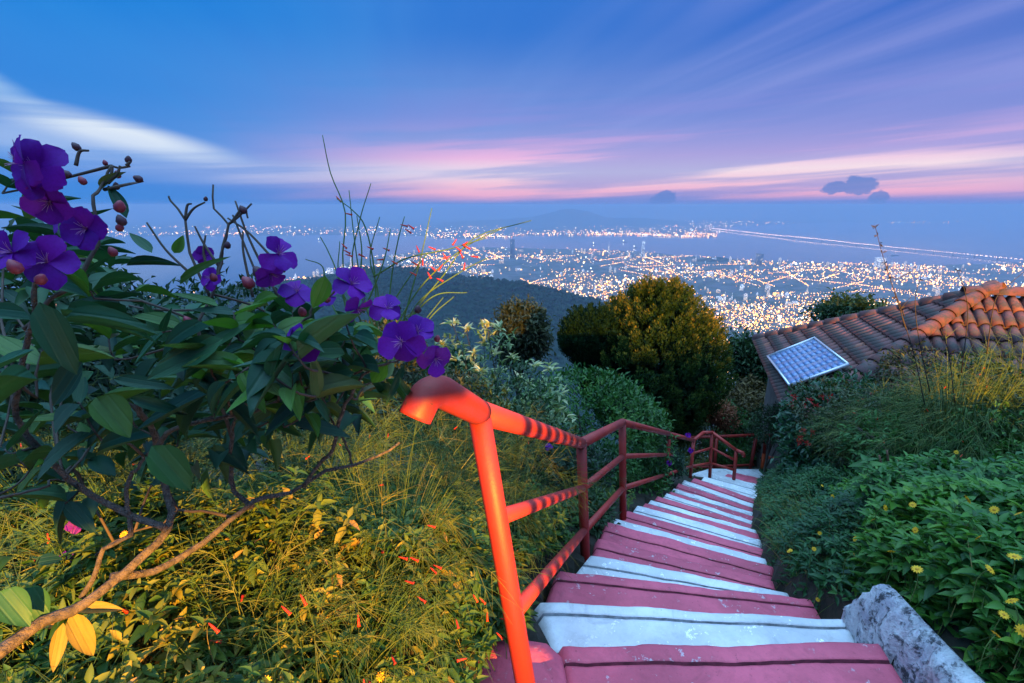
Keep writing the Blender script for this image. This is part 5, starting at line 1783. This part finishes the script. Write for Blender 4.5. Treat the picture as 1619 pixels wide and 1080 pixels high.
pts = bank_points(3200, (1.4, 4.8), (1.65, 7.0), -0.04, 0.26, lambda p: clear_of_steps(p, 0.02) & (p[:, 0] > np.interp(p[:, 1], *XR)) & (p[:, 0] < np.interp(p[:, 1], *XR) + 0.85))
pts = np.vstack([pts, bank_points(900, (1.2, 4.6), (1.65, 6.6), -0.22, -0.02, lambda p: (p[:, 0] > np.interp(p[:, 1], *XR) + 0.035) & (p[:, 0] < np.interp(p[:, 1], *XR) + 0.30))])
pts = np.vstack([pts, bank_points(260, (1.2, 2.2), (1.55, 2.3), -0.12, 0.10, lambda p: (p[:, 0] > np.interp(p[:, 1], *XR) + 0.05) & (p[:, 0] < np.interp(p[:, 1], *XR) + 0.40))])
DK = [(0.0, (0.010, 0.055, 0.022)), (0.5, (0.025, 0.105, 0.032)), (1.0, (0.06, 0.16, 0.04))]
DK_M = leaf_mat('shade_leaf', DK, 0.5, 0.22); DK_O = leaf_mat('shade_leaf_single', DK, 0.5, 0.22, per_object=True)
leafy_patch('shade_cover', 'dark green ground cover creeping along the right edge of the steps', 'ground cover', pts, 3, 0.05, 120, DK_M, mesh('leaf', *LF3, DK_O), 0.5, 0.42, fl, base=G(2.4, 2.9), fsize=0.022)
# grass tufts hanging over the step edge
acc = Acc()
yy = rng.uniform(1.9, 6.5, 900); xx = np.interp(yy, *XR) + rng.uniform(0.02, 0.35, 900)
rt = np.column_stack([xx, yy, ground_z(xx, yy) + 0.02])
stems(acc, rt, rt + np.column_stack([rng.normal(-0.06, 0.07, 900), rng.normal(0, 0.06, 900), rng.uniform(0.04, 0.16, 900)]), np.array([0, 0, 0.05]), 0.0022, 4, 3)
tag(obj('grass', acc.mesh('grass', RUSHM)), 'thin grass blades along the right edge of the steps', 'grass', kind='stuff')

for i, (px, py, Y_, n, h, sp, fl_, lb) in enumerate((
        (1500, 745, 3.3, 520, 0.95, 0.75, 10, 'tall feathery coral plant behind the daisies, in the middle of the bank'),
        (1405, 735, 3.7, 380, 0.75, 0.60, 8, 'feathery coral plant next to the red flowered bush'),
        (1600, 720, 3.6, 520, 1.00, 0.75, 9, 'feathery coral plant at the picture edge below the roof'),
        (1420, 655, 4.8, 420, 0.80, 0.65, 12, 'coral plant with red flowers under the solar panel and hip tiles'),
        (1540, 640, 4.6, 420, 0.85, 0.70, 14, 'coral plant with red flowers in front of the lit hip tiles'),
        (1340, 700, 4.2, 260, 0.55, 0.45, 5, 'low feathery coral plant at the foot of the red flowered bush'))):
    c = at_y(px, py, Y_); g0 = G(c[0], c[1]); zb = min(c[2], g0[2] + 0.35)
    rush('coral_plant', lb, (c[0], c[1], zb), int(n * 0.5), h, sp, fl_ + 6, rad=0.0030)
for (lb, px, py, Y_, r_, n_, st_) in (('leafy olive shrub mixed into the coral plants near the red flowered bush', 1400, 672, 4.1, 0.50, 520, OLIVE), ('leafy green shrub mixed into the coral plants in mid bank', 1490, 690, 3.6, 0.50, 520, GREEN),
                                ('leafy dark shrub under the coral plants at the picture edge', 1590, 700, 3.4, 0.50, 520, DKGREEN), ('leafy shrub below the hip tiles of the roof', 1520, 620, 4.7, 0.55, 520, OLIVE), ('low leafy shrub between the daisies and the coral plants', 1440, 735, 3.2, 0.34, 380, GREEN)):
    small_bush('leafy_shrub', lb, px, py, Y_, r_, n_, st_, 0.055)
# dry canes at the foot of the coral plants
cm = simple('dry_cane', (0.16, 0.075, 0.04), 0.8, 0.4, 30.0)
t_ = thing('cane_shrub', 'bare brown canes rising from the daisies', 'shrub', at_y(1400, 775, 2.9))
for (a_, b_) in (((1402, 790), (1390, 720)), ((1404, 790), (1402, 712)), ((1408, 790), (1420, 724))):
    pa, pb = at_y(*a_, 2.9), at_y(*b_, 2.95)
    obj('cane', Acc().add(*tube(bend([pa - UP * 0.1, (pa + pb) / 2 + rng.normal(size=3) * 0.01, pb], 8), np.linspace(0.007, 0.004, 9)[:9] if False else 0.006, 5)).mesh('cane', cm), t_)

# tall thin stems against the city on the right
sm = simple('seed_stem', (0.05, 0.035, 0.03), 0.8, 0.3, 30.0)
t_ = thing('seed_stalks', 'tall thin seed stalks rising over the tiled roof and the city', 'stalk', at_y(1465, 640, 3.2))
for line in ([(1383, 355), (1396, 405), (1420, 480), (1445, 560), (1462, 640)], [(1512, 425), (1524, 455), (1530, 500), (1520, 590)], [(1455, 440), (1447, 475), (1452, 530), (1470, 620)], [(1619, 430), (1590, 455), (1572, 480), (1560, 560)],
             [(1400, 420), (1412, 455), (1430, 500)], [(1440, 470), (1425, 490), (1432, 520)], [(1488, 520), (1500, 560), (1510, 640)], [(1410, 445), (1440, 430)]):
    P = bend([at_y(px, py, 3.2) for px, py in line], 16)
    obj('stalk', Acc().add(*tube(P, np.linspace(0.0016, 0.0036, len(P)), 5)).mesh('stalk', sm), t_)
acc = Acc()
for (px, py) in ((1384, 360), (1388, 372), (1392, 385), (1395, 400), (1400, 415), (1404, 425), (1410, 440), (1417, 470), (1455, 442), (1513, 428), (1424, 488)):
    p = at_y(px, py, 3.2); k = 3
    scatter(LF2, np.tile(p, (k, 1)), sph(k) + UP * 0.3, sph(k), 0.03, 0.012, rng.random(k), acc)
o = obj('seed_heads', acc.mesh('seed_heads', sm), t_); o['kind'] = 'stuff'

# ---- left bank: yellow green leafy cover, coral rushes, twigs
def left_keep(p):
    xl = np.interp(p[:, 1], *XL)
    return (p[:, 0] < xl - 0.10 - 0.08 * (p[:, 1] < 1.28)) & (p[:, 0] > -0.75 - 1.25 * p[:, 1])


for (nm, lb, nshoot, xr, yr, lo, hi, leaf, nobj) in (
        ('yellow_cover', 'low golden green leafy cover at the bottom of the left bank', 2100, (-2.0, 0.1), (0.35, 1.25), 0.08, 0.34, 0.045, 220),
        ('yellow_cover', 'golden green leafy cover under the pale branches on the left bank', 2200, (-2.6, 0.2), (1.15, 2.1), 0.10, 0.38, 0.050, 180),
        ('green_cover', 'green leafy cover on the left bank beside the first rail post', 700, (-0.55, 0.5), (1.2, 2.3), 0.08, 0.26, 0.055, 120),
        ('green_cover', 'shaded leafy cover further down the left bank', 1500, (-3.2, 1.5), (2.1, 4.2), 0.10, 0.35, 0.060, 0)):
    pts = bank_points(nshoot, xr, yr, lo, hi, left_keep)
    fl = []
    for j in range(14 if nobj else 4):
        p = pts[rng.integers(0, nshoot)] + UP * 0.04
        fl.append((p, unit(np.array([rng.normal() * 0.4 + 0.3, -0.6, 0.8]))))
    leafy_patch(nm, lb, 'ground cover', pts, 3, leaf, nobj, LEAFYM, leaf_one, 0.5, 0.42, fl, fsize=0.020)

rl = ['spreading yellow green rushes under the forked pale branch', 'rushes in the bottom corner below the golden leaves', 'rushes with orange flowers left of the first rail post', 'rushes at the bottom edge left of the red plinth',
      'rushes behind the forked branch in the middle of the bank', 'rushes beside the magenta petals', 'rushes under the dark leaves at the picture edge', 'dim rushes behind the first rail post',
      'dim rushes below the curled rail end', 'dim rushes further down beside the dark shrub', 'rushes on the far left of the bank below the purple flowers']
rp = [(260, 905, 1.15, 260, 0.42), (90, 1010, 0.85, 200, 0.30), (610, 870, 1.35, 300, 0.45), (540, 1050, 0.95, 220, 0.28), (480, 800, 1.7, 320, 0.50), (380, 1010, 0.92, 240, 0.32), (80, 800, 1.4, 240, 0.45), (720, 740, 2.2, 320, 0.55),
      (620, 720, 2.4, 320, 0.60), (800, 780, 2.3, 260, 0.50), (240, 740, 1.9, 300, 0.5)]
for lb, (px, py, Y_, n, h) in zip(rl, rp):
    c = at_y(px, py, Y_)
    g0 = float(ground_z(c[0], c[1]))
    rush('rush_plant', lb, (c[0], c[1], max(g0, min(c[2] - 0.1, g0 + 0.2))), int(n * 0.6), h * 1.15, 0.50 * h / 0.45 + 0.08, 5 if 'dim' not in lb else 2, rad=0.0017)
# orange tubular flowers lit by the lamp, and fallen purple petals
t_ = thing('firecracker_sprigs', 'sprigs with orange red tubular flowers left of the rail post', 'plant', at_y(680, 900, 1.3))
acc = Acc()
for (px, py) in ((630, 880), (648, 881), (680, 897), (685, 893), (640, 918), (660, 943), (475, 940), (445, 958), (758, 945), (770, 968), (785, 1000), (790, 978), (575, 1074), (583, 1076), (675, 830), (566, 972), (748, 940), (330, 985)):
    p = on_bank(px, py, 0.40 if px < 740 else 0.26)
    obj('flower', tub_me, t_, frame(p, np.array([rng.normal() * 0.5 + 0.6, -0.3, -0.5 + rng.normal() * 0.3]), UP, 0.024, 0.026, 0.024))
    stems(acc, [p - np.array([0.05, -0.05, 0.16])], [p], np.array([-0.01, 0, 0.03]), 0.0014, 4, 3)
o = obj('sprig_stems', acc.mesh('sprig_stems', RUSHM), t_); o['kind'] = 'stuff'
PURPLE = [(0.0, (0.11, 0.006, 0.28)), (0.5, (0.15, 0.008, 0.34)), (1.0, (0.21, 0.012, 0.38))]
PM = leaf_mat('purple_petal', PURPLE, 0.55, 0.30, per_object=True, spec=0.2)
MAG = leaf_mat('magenta_petal', [(0, (0.36, 0.03, 0.36)), (1, (0.45, 0.05, 0.42))], 0.55, 0.3, per_object=True)
V = []; Fq = []
for i_ in range(7):
    t0 = i_ / 6
    w0 = max(0.05, 0.54 * (min(1, t0 / 0.68) ** 0.85) if t0 < 0.68 else 0.54 * math.sqrt(max(0.0, 1 - ((t0 - 0.68) / 0.34) ** 2)))
    for u0 in (-1, -0.5, 0, 0.5, 1):
        V.append((u0 * w0, t0 - 0.05 * abs(u0) * t0, 0.16 * t0 - 0.30 * t0 ** 2 + 0.10 * w0 * abs(u0) + 0.035 * math.sin(u0 * 4.5 + t0 * 6) * t0))
for i_ in range(6):
    for k_ in range(4):
        a0 = i_ * 5 + k_
        Fq.append((a0, a0 + 1, a0 + 6, a0 + 5))
V = np.array(V); Fq = np.array(Fq)
petal_me = mesh('petal', V, Fq, PM); fallen_me = mesh('fallen_petal', V, Fq, MAG)
for (px, py, lb) in ((298, 948, 'bright magenta fallen petal among the rushes'), (178, 1003, 'magenta fallen petal near the fork of the branch'), (820, 380, None)):
    if lb is None: continue
    p = at_y(px, py, 1.05 if py < 980 else 0.93)
    tag(obj('fallen_petal', fallen_me, None, frame(p, np.array([0.5, 0.3, 0.6]), np.array([0.1, -0.8, 0.5]), 0.024, 0.028, 0.028)), lb, 'petal')

# ================================================================== glory bush with purple flowers, near the camera
glory = thing('glory_bush', 'large shrub with velvety teal leaves and purple flowers in the near corner', 'shrub', (-1.1, 0.55, 0.25))
B3 = lambda L: [at_d(*p) for p in L]
branches = [([(-60, 1075, .72), (60, 985, .80), (130, 945, .82), (200, 900, .86), (265, 838, .90), (258, 765, .93), (240, 690, .88), (215, 640, .82)], .0115, .005),
            ([(175, 912, .85), (250, 905, .90), (320, 862, .95), (400, 802, 1.0), (480, 770, 1.05), (560, 738, 1.1), (632, 700, 1.15)], .0085, .003),
            ([(400, 802, 1.0), (372, 760, 1.0), (366, 690, .98), (395, 630, .94), (430, 560, .90), (460, 520, .90)], .0055, .003),
            ([(265, 838, .88), (185, 800, .86), (90, 735, .82), (30, 650, .76), (45, 520, .70), (60, 430, .66)], .007, .003),
            ([(480, 770, 1.05), (520, 700, 1.0), (555, 630, .96), (600, 585, .94), (640, 570, .92)], .005, .0025),
            ([(235, 720, .86), (300, 668, .85), (420, 645, .88), (500, 610, .92), (560, 590, .93)], .005, .0025),
            ([(130, 945, .84), (185, 850, .86), (205, 760, .86), (225, 720, .86)], .005, .003),
            ([(40, 520, .70), (100, 470, .72), (160, 400, .74), (150, 330, .74), (170, 290, .76), (205, 262, .78)], .004, .002),
            ([(366, 690, .98), (340, 600, .95), (320, 520, .93), (335, 470, .95), (348, 400, .96), (362, 355, .96)], .004, .0025),
            ([(430, 560, .90), (480, 500, .90), (540, 450, .92)], .0035, .002), ([(-40, 800, .8), (60, 770, .82), (105, 755, .86)], .003, .0015),
            ([(400, 802, 1.0), (300, 812, 1.0), (230, 830, 1.02), (150, 880, 1.02)], .0035, .002), ([(560, 738, 1.1), (520, 660, 1.1), (470, 640, 1.12)], .003, .0015)]
bpts = []
for L, r0, r1 in branches:
    P = bend(B3(L), 26)
    kn = np.interp(np.arange(len(P)), np.linspace(0, len(P) - 1, 9), rng.normal(size=9)); kn2 = np.interp(np.arange(len(P)), np.linspace(0, len(P) - 1, 9), rng.normal(size=9))
    P = P + np.column_stack([kn, 0 * kn, kn2]) * 0.007 * np.clip(np.minimum(np.arange(len(P)), len(P) - 1 - np.arange(len(P))) / 3, 0, 1)[:, None] + rng.normal(size=P.shape) * 0.001
    obj('branch', Acc().add(*tube(P, np.linspace(r0, r1, len(P)) * (1 + 0.22 * (rng.random(len(P)) ** 3)) * 0.88, 8)).mesh('branch', bark_pale if r0 > .0045 else twigm), glory)
    bpts.append(P)
bare = [[(335, 470), (350, 400), (361, 355), (338, 330), (337, 292)], [(361, 355), (378, 342), (398, 322)], [(366, 352), (385, 328), (392, 345)], [(335, 475), (300, 400), (293, 348), (270, 318), (267, 310)], [(293, 348), (306, 330), (324, 320)],
        [(293, 345), (296, 325), (303, 322)], [(300, 432), (262, 395), (232, 352)], [(345, 420), (322, 385), (308, 358)], [(200, 262), (206, 256)], [(170, 290), (185, 275), (190, 262)], [(165, 300), (200, 292), (226, 287)], [(175, 285), (178, 262)],
        [(120, 262), (126, 240), (140, 238)], [(400, 470), (385, 400), (384, 366)], [(425, 470), (400, 420), (368, 340)], [(440, 470), (395, 380), (372, 318)], [(450, 430), (395, 370), (360, 345)], [(330, 430), (322, 400), (325, 372)]]
for L in bare:
    P = bend([at_d(px, py, .96 if px > 225 else .76) for px, py in L], 10)
    obj('bare_twig', Acc().add(*tube(P, np.linspace(.0030, .0018, len(P)), 5)).mesh('bare_twig', twigm), glory)
budm = simple('bud_pink', (0.30, 0.035, 0.06), 0.5, 0.35, 60.0)
bud_d = simple('bud_dark', (0.075, 0.025, 0.04), 0.6, 0.35, 60.0)
bv = tube([(0, 0, 0), (0, .15, 0), (0, .5, 0), (0, .85, 0), (0, 1, 0)], [.18, .36, .42, .22, .03], 8)
bud_me = mesh('bud', *bv, budm); budk_me = mesh('bud', *bv, bud_d)
for (px, py, s, d, k) in ((32, 432, 24, .58, 0), (62, 448, 20, .60, 0), (188, 335, 20, .74, 0), (196, 357, 18, .74, 1), (188, 365, 14, .74, 0), (203, 258, 12, .78, 1), (225, 286, 14, .78, 1), (168, 262, 9, .78, 0), (188, 282, 12, .78, 0), (185, 300, 12, .78, 1),
                          (135, 292, 14, .74, 0), (112, 280, 14, .74, 1), (126, 238, 14, .78, 1), (183, 405, 16, .76, 0), (325, 318, 8, .96, 1), (388, 338, 14, .96, 1), (360, 393, 12, .96, 1), (400, 455, 22, .86, 0), (415, 440, 22, .86, 1), (455, 545, 18, .86, 0), (480, 500, 16, .88, 0),
                          (520, 478, 14, .92, 0), (600, 480, 14, .92, 0), (660, 495, 14, .94, 1), (690, 540, 12, .94, 0), (300, 512, 14, .82, 0), (340, 445, 14, .86, 0)):
    p = at_d(px, py, d); L_ = s / F * d
    obj('bud', budk_me if k else bud_me, glory, frame(p, np.array([rng.normal() * .6, -.2, 1.0]), np.array([0, -1, 0.2]), L_, L_, L_))

# leaves
TEAL = [(0.0, (0.010, 0.050, 0.030)), (0.45, (0.018, 0.085, 0.045)), (0.8, (0.030, 0.115, 0.035)), (0.93, (0.08, 0.17, 0.03)), (1.0, (0.11, 0.085, 0.03))]
GLM = leaf_mat('glory_leaf', TEAL, 0.55, 0.20, per_object=True, spec=0.35, vein=True)
GLY = leaf_mat('glory_leaf_old', [(0, (0.26, 0.20, 0.05)), (1, (0.34, 0.25, 0.07))], 0.6, 0.3, per_object=True, vein=True)
GLB = leaf_mat('glory_leaf_fresh', [(0, (0.05, 0.17, 0.02)), (1, (0.10, 0.22, 0.03))], 0.5, 0.3, per_object=True, vein=True)
gl_me = []
for fo, dr in ((0.45, 0.12), (0.30, 0.22), (0.60, 0.05), (0.2, -0.08)):
    V, Fq = leaf_tpl(8, fo, dr, wide=0.45, tip=0.015)
    gl_me.append([mesh('leaf', V, Fq, mm) for mm in (GLM, GLY, GLB)])
nleaf = 0
man = [((62, 478), (122, 598), 46, .60, 0), ((98, 508), (252, 520), 30, .64, 0), ((100, 500), (240, 528), 26, .70, 0), ((332, 516), (232, 562), 40, .74, 0), ((352, 536), (240, 602), 46, .76, 0), ((514, 436), (496, 492), 30, .80, 2),
       ((452, 548), (398, 580), 46, .82, 0), ((326, 624), (224, 690), 42, .76, 0), ((328, 622), (268, 702), 44, .80, 0), ((152, 628), (206, 692), 48, .72, 0), ((130, 572), (92, 640), 42, .68, 0), ((240, 705), (302, 776), 48, .74, 0),
       ((90, 425), (142, 466), 24, .64, 2), ((50, 505), (-40, 492), 30, .62, 0), ((240, 690), (140, 716), 30, .78, 0), ((205, 630), (300, 655), 20, .74, 0), ((180, 600), (278, 618), 22, .76, 0), ((-20, 590), (62, 560), 34, .66, 0), ((60, 600), (-30, 640), 34, .68, 0),
       ((112, 968), (150, 1045), 30, .84, 1), ((118, 965), (196, 962), 18, .86, 1), ((100, 985), (85, 1060), 20, .86, 1), ((40, 930), (72, 985), 42, .80, 0), ((0, 935), (46, 990), 44, .76, 0), ((20, 880), (-20, 925), 34, .78, 0), ((60, 890), (100, 880), 24, .80, 0),
       ((320, 600), (405, 640), 28, .82, 0), ((395, 575), (330, 560), 40, .86, 0), ((560, 590), (500, 605), 34, .92, 0), ((600, 590), (548, 580), 30, .92, 0), ((545, 560), (480, 560), 34, .90, 0), ((632, 596), (664, 640), 12, .90, 0),
       ((640, 575), (610, 640), 12, .92, 0), ((240, 400), (205, 372), 18, .80, 0), ((275, 400), (290, 372), 16, .90, 2), ((200, 420), (285, 415), 12, .82, 0), ((200, 345), (170, 290), 18, .76, 0), ((160, 300), (195, 270), 14, .76, 0), ((140, 470), (60, 440), 30, .70, 0),
       ((285, 450), (355, 400), 14, .84, 0), ((345, 485), (270, 470), 20, .84, 0), ((440, 470), (395, 490), 24, .88, 2), ((470, 640), (420, 600), 24, .92, 0), ((350, 640), (410, 690), 20, .86, 0), ((20, 715), (-40, 740), 24, .78, 0)]
for (a_, b_, wpx, d, kind) in man:
    p, q_ = at_d(*a_, d), at_d(*b_, d + rng.uniform(-0.03, 0.05))
    L_ = float(np.linalg.norm(q_ - p)); W_ = wpx / F * d
    zh = unit(CAM - p) * 0.8 + UP * 0.7 + rng.normal(size=3) * 0.25
    me_ = gl_me[rng.integers(0, 4)][kind]
    obj('leaf', me_, glory, frame(p, q_ - p, zh, W_, L_, L_)); nleaf += 1
allb = np.concatenate(bpts)
up_x = [0, 100, 200, 260, 330, 420, 520, 620, 690]; up_y = [300, 330, 420, 455, 480, 480, 520, 560, 600]
lo_x = [0, 150, 300, 420, 520, 620, 690]; lo_y = [770, 770, 735, 690, 650, 625, 620]
for i in range(66):
    px = rng.uniform(-30, 590); py = rng.uniform(np.interp(px, up_x, up_y), np.interp(px, lo_x, lo_y)); d = rng.uniform(.72, 1.25)
    p = at_d(px, py, d)
    near = allb[np.argmin(((allb - p) ** 2).sum(1))]
    ax = unit(unit(p - near) * 0.4 + UP * 0.5 + rng.normal(size=3) * 0.4)
    cpt = bend([near, (near + p) / 2 + rng.normal(size=3) * 0.015, p, p + ax * 0.05], 8)
    obj('twig', Acc().add(*tube(cpt, np.linspace(.0028, .0016, len(cpt)), 5)).mesh('twig', twigm), glory)
    s1 = unit(np.cross(ax, rng.normal(size=3)))
    for k in range(2):
        sd = s1 if k == 0 else np.cross(ax, s1)
        for sg in (1, -1):
            if nleaf >= 298: break
            D_ = unit(sd * sg + ax * rng.uniform(0.1, 0.7) - UP * rng.uniform(0, 0.35))
            L_ = rng.uniform(.065, .125) * (0.75 + 0.25 * k)
            kind = 0 if rng.random() < 0.88 else 2
            obj('leaf', gl_me[rng.integers(0, 4)][kind], glory, frame(p + ax * (0.045 - 0.03 * k), D_, UP + ax * 0.5 + rng.normal(size=3) * 0.2, L_ * rng.uniform(.30, .42), L_, L_)); nleaf += 1

# the rest of the crown, further in, joined
GLJ = leaf_mat('glory_leaf_inner', TEAL, 0.55, 0.20, spec=0.35)
ne = 420
ex = rng.uniform(-40, 580, ne); ey = np.array([rng.uniform(np.interp(a_, up_x, up_y) + 15, np.interp(a_, lo_x, lo_y) + 20) for a_ in ex])
EP = np.array([at_d(a_, b_, d_) for a_, b_, d_ in zip(ex, ey, rng.uniform(.95, 1.5, ne))])
acc = Acc()
ED = sph(ne) * [1, 1, 0.6]
scatter(leaf_tpl(6, 0.4, 0.16), EP, ED, UP[None] + sph(ne) * 0.4, rng.uniform(.06, .11, ne), rng.uniform(.022, .04, ne), rng.random(ne), acc)
o = obj('foliage', acc.mesh('foliage', GLJ), glory); o['kind'] = 'stuff'

# flowers: five broad petals and a tuft of stamens each
stm = leaf_mat('stamen', [(0, (0.35, 0.10, 0.40)), (1, (0.50, 0.22, 0.45))], 0.5, 0.1)
acc = Acc()
a = rng.uniform(0, 6.28, 10)
stems(acc, np.zeros((10, 3)), np.column_stack([np.cos(a) * .28, np.sin(a) * .28, rng.uniform(.25, .5, 10)]), np.array([0, 0, .12]), .022, 4, 3)
stam_me = acc.mesh('stamens', stm)
flowers = [(62, 268, 58, .60, (0.2, -1, 0.2)), (38, 258, 52, .58, (-.5, -1, .3)), (80, 318, 46, .62, (.3, -1, -.3)), (138, 362, 47, .66, (.1, -1, .15)), (20, 400, 50, .60, (-.2, -1, .5)), (75, 415, 52, .62, (.4, -.9, .5)), (98, 345, 36, .68, (-.6, -.7, .2)),
           (440, 402, 40, .80, (.9, -.5, .5)), (428, 432, 34, .82, (.8, -.6, -.5)), (470, 462, 36, .84, (.2, -.6, .9)), (484, 540, 45, .78, (-.2, -.9, .6)), (555, 450, 38, .86, (.7, -.6, .6)), (565, 488, 36, .86, (.8, -.5, -.6)), (612, 488, 34, .88, (.5, -.7, .6)),
           (636, 540, 46, .84, (-.1, -1, .3)), (688, 566, 36, .88, (.4, -.8, -.2)), (660, 525, 34, .92, (.6, -.5, .8)), (335, 440, 24, .92, (-.2, -.8, .5)), (325, 405, 22, .98, (.3, -.8, .3)), (520, 470, 26, .95, (-.5, -.5, .8)), (120, 830, 16, 1.15, (.5, -.5, .6)), (105, 880, 15, 1.15, (.1, -.6, .9)),
           (885, 690, 9, 3.4, (0, -1, .4)), (868, 707, 8, 3.4, (.3, -1, .4)), (1088, 688, 6, 6.1, (0, -1, .3)), (1092, 712, 6, 6.1, (.3, -1, .4)), (1058, 732, 6, 6.0, (-.2, -1, .4))]
for i, (px, py, rp_, d, nv) in enumerate(flowers):
    p = at_d(px, py, d); s = 0.82 * rp_ / F * d
    nv = unit(np.array(nv) + rng.normal(size=3) * 0.1)
    w = frame(p, np.cross(nv, rng.normal(size=3)), nv, 1, 1, 1)
    par = glory if i < 22 else (VIOLET_A if i < 24 else VIOLET_B)
    f = obj('flower', stam_me, par, w @ Matrix.Diagonal((s, s, s, 1)))
    for k in range(5):
        ww = w @ Matrix.Rotation(k * 2 * math.pi / 5 + rng.normal() * .08, 4, 'Z') @ Matrix.Rotation(rng.uniform(-0.35, 0.75), 4, 'X') @ Matrix.Diagonal((s * rng.uniform(.85, 1.0), s * rng.uniform(.9, 1.08), s, 1))
        obj('petal', petal_me, f, ww)

# ---- coral plant whose stems stand against the strait, centre left
cp = thing('coral_stalks', 'thin arching coral plant stalks with red flowers against the water', 'plant', at_d(610, 560, 1.5))
base_px = (612, 560)
for L in ([(511, 214), (528, 270), (541, 340), (548, 420), (575, 520)], [(583, 290), (575, 350), (560, 430), (585, 540)], [(525, 312), (560, 335), (580, 365), (596, 430), (600, 540)], [(678, 328), (665, 400), (650, 450), (625, 550)],
          [(838, 352), (745, 380), (700, 430), (650, 500), (615, 570)], [(790, 362), (730, 395), (660, 460), (600, 570)], [(770, 410), (720, 420), (660, 490), (620, 570)], [(500, 372), (515, 400), (530, 440), (560, 530)], [(640, 350), (625, 380), (620, 440), (610, 540)],
          [(600, 340), (590, 400), (590, 470), (600, 560)], [(545, 300), (560, 380), (575, 470), (600, 560)], [(540, 380), (545, 450), (570, 540)], [(760, 375), (700, 395), (640, 405), (590, 440)], [(700, 470), (660, 510), (630, 560)], [(720, 472), (680, 500), (640, 560)],
          [(485, 412), (505, 422), (520, 460), (545, 520)], [(560, 345), (565, 390), (560, 430)], [(620, 370), (600, 420), (570, 500)], [(735, 455), (690, 470), (640, 530)], [(680, 400), (640, 450), (610, 520)]):
    P = bend([at_d(px, py, 1.5) + rng.normal(size=3) * 0.01 for px, py in L], 18)
    obj('stalk', Acc().add(*tube(P, np.linspace(.0014, .0030, len(P)), 5)).mesh('stalk', RUSHM), cp)
for (px, py) in ((531, 310), (545, 337), (540, 385), (543, 395), (546, 402), (580, 390), (578, 407), (605, 392), (595, 411), (633, 355), (645, 355), (640, 362), (658, 388), (677, 390), (720, 390), (727, 398), (733, 388), (740, 382), (668, 408), (650, 413), (680, 420), (676, 430),
                 (700, 418), (690, 440), (712, 405), (744, 405), (735, 415), (648, 430), (575, 425), (618, 412), (700, 400), (722, 378)):
    p = at_d(px, py, 1.49)
    obj('flower', tub_me, cp, frame(p, np.array([rng.normal() * .5 + .5, -.2, -.45 + rng.normal() * .25]), UP, .022, .024, .022))
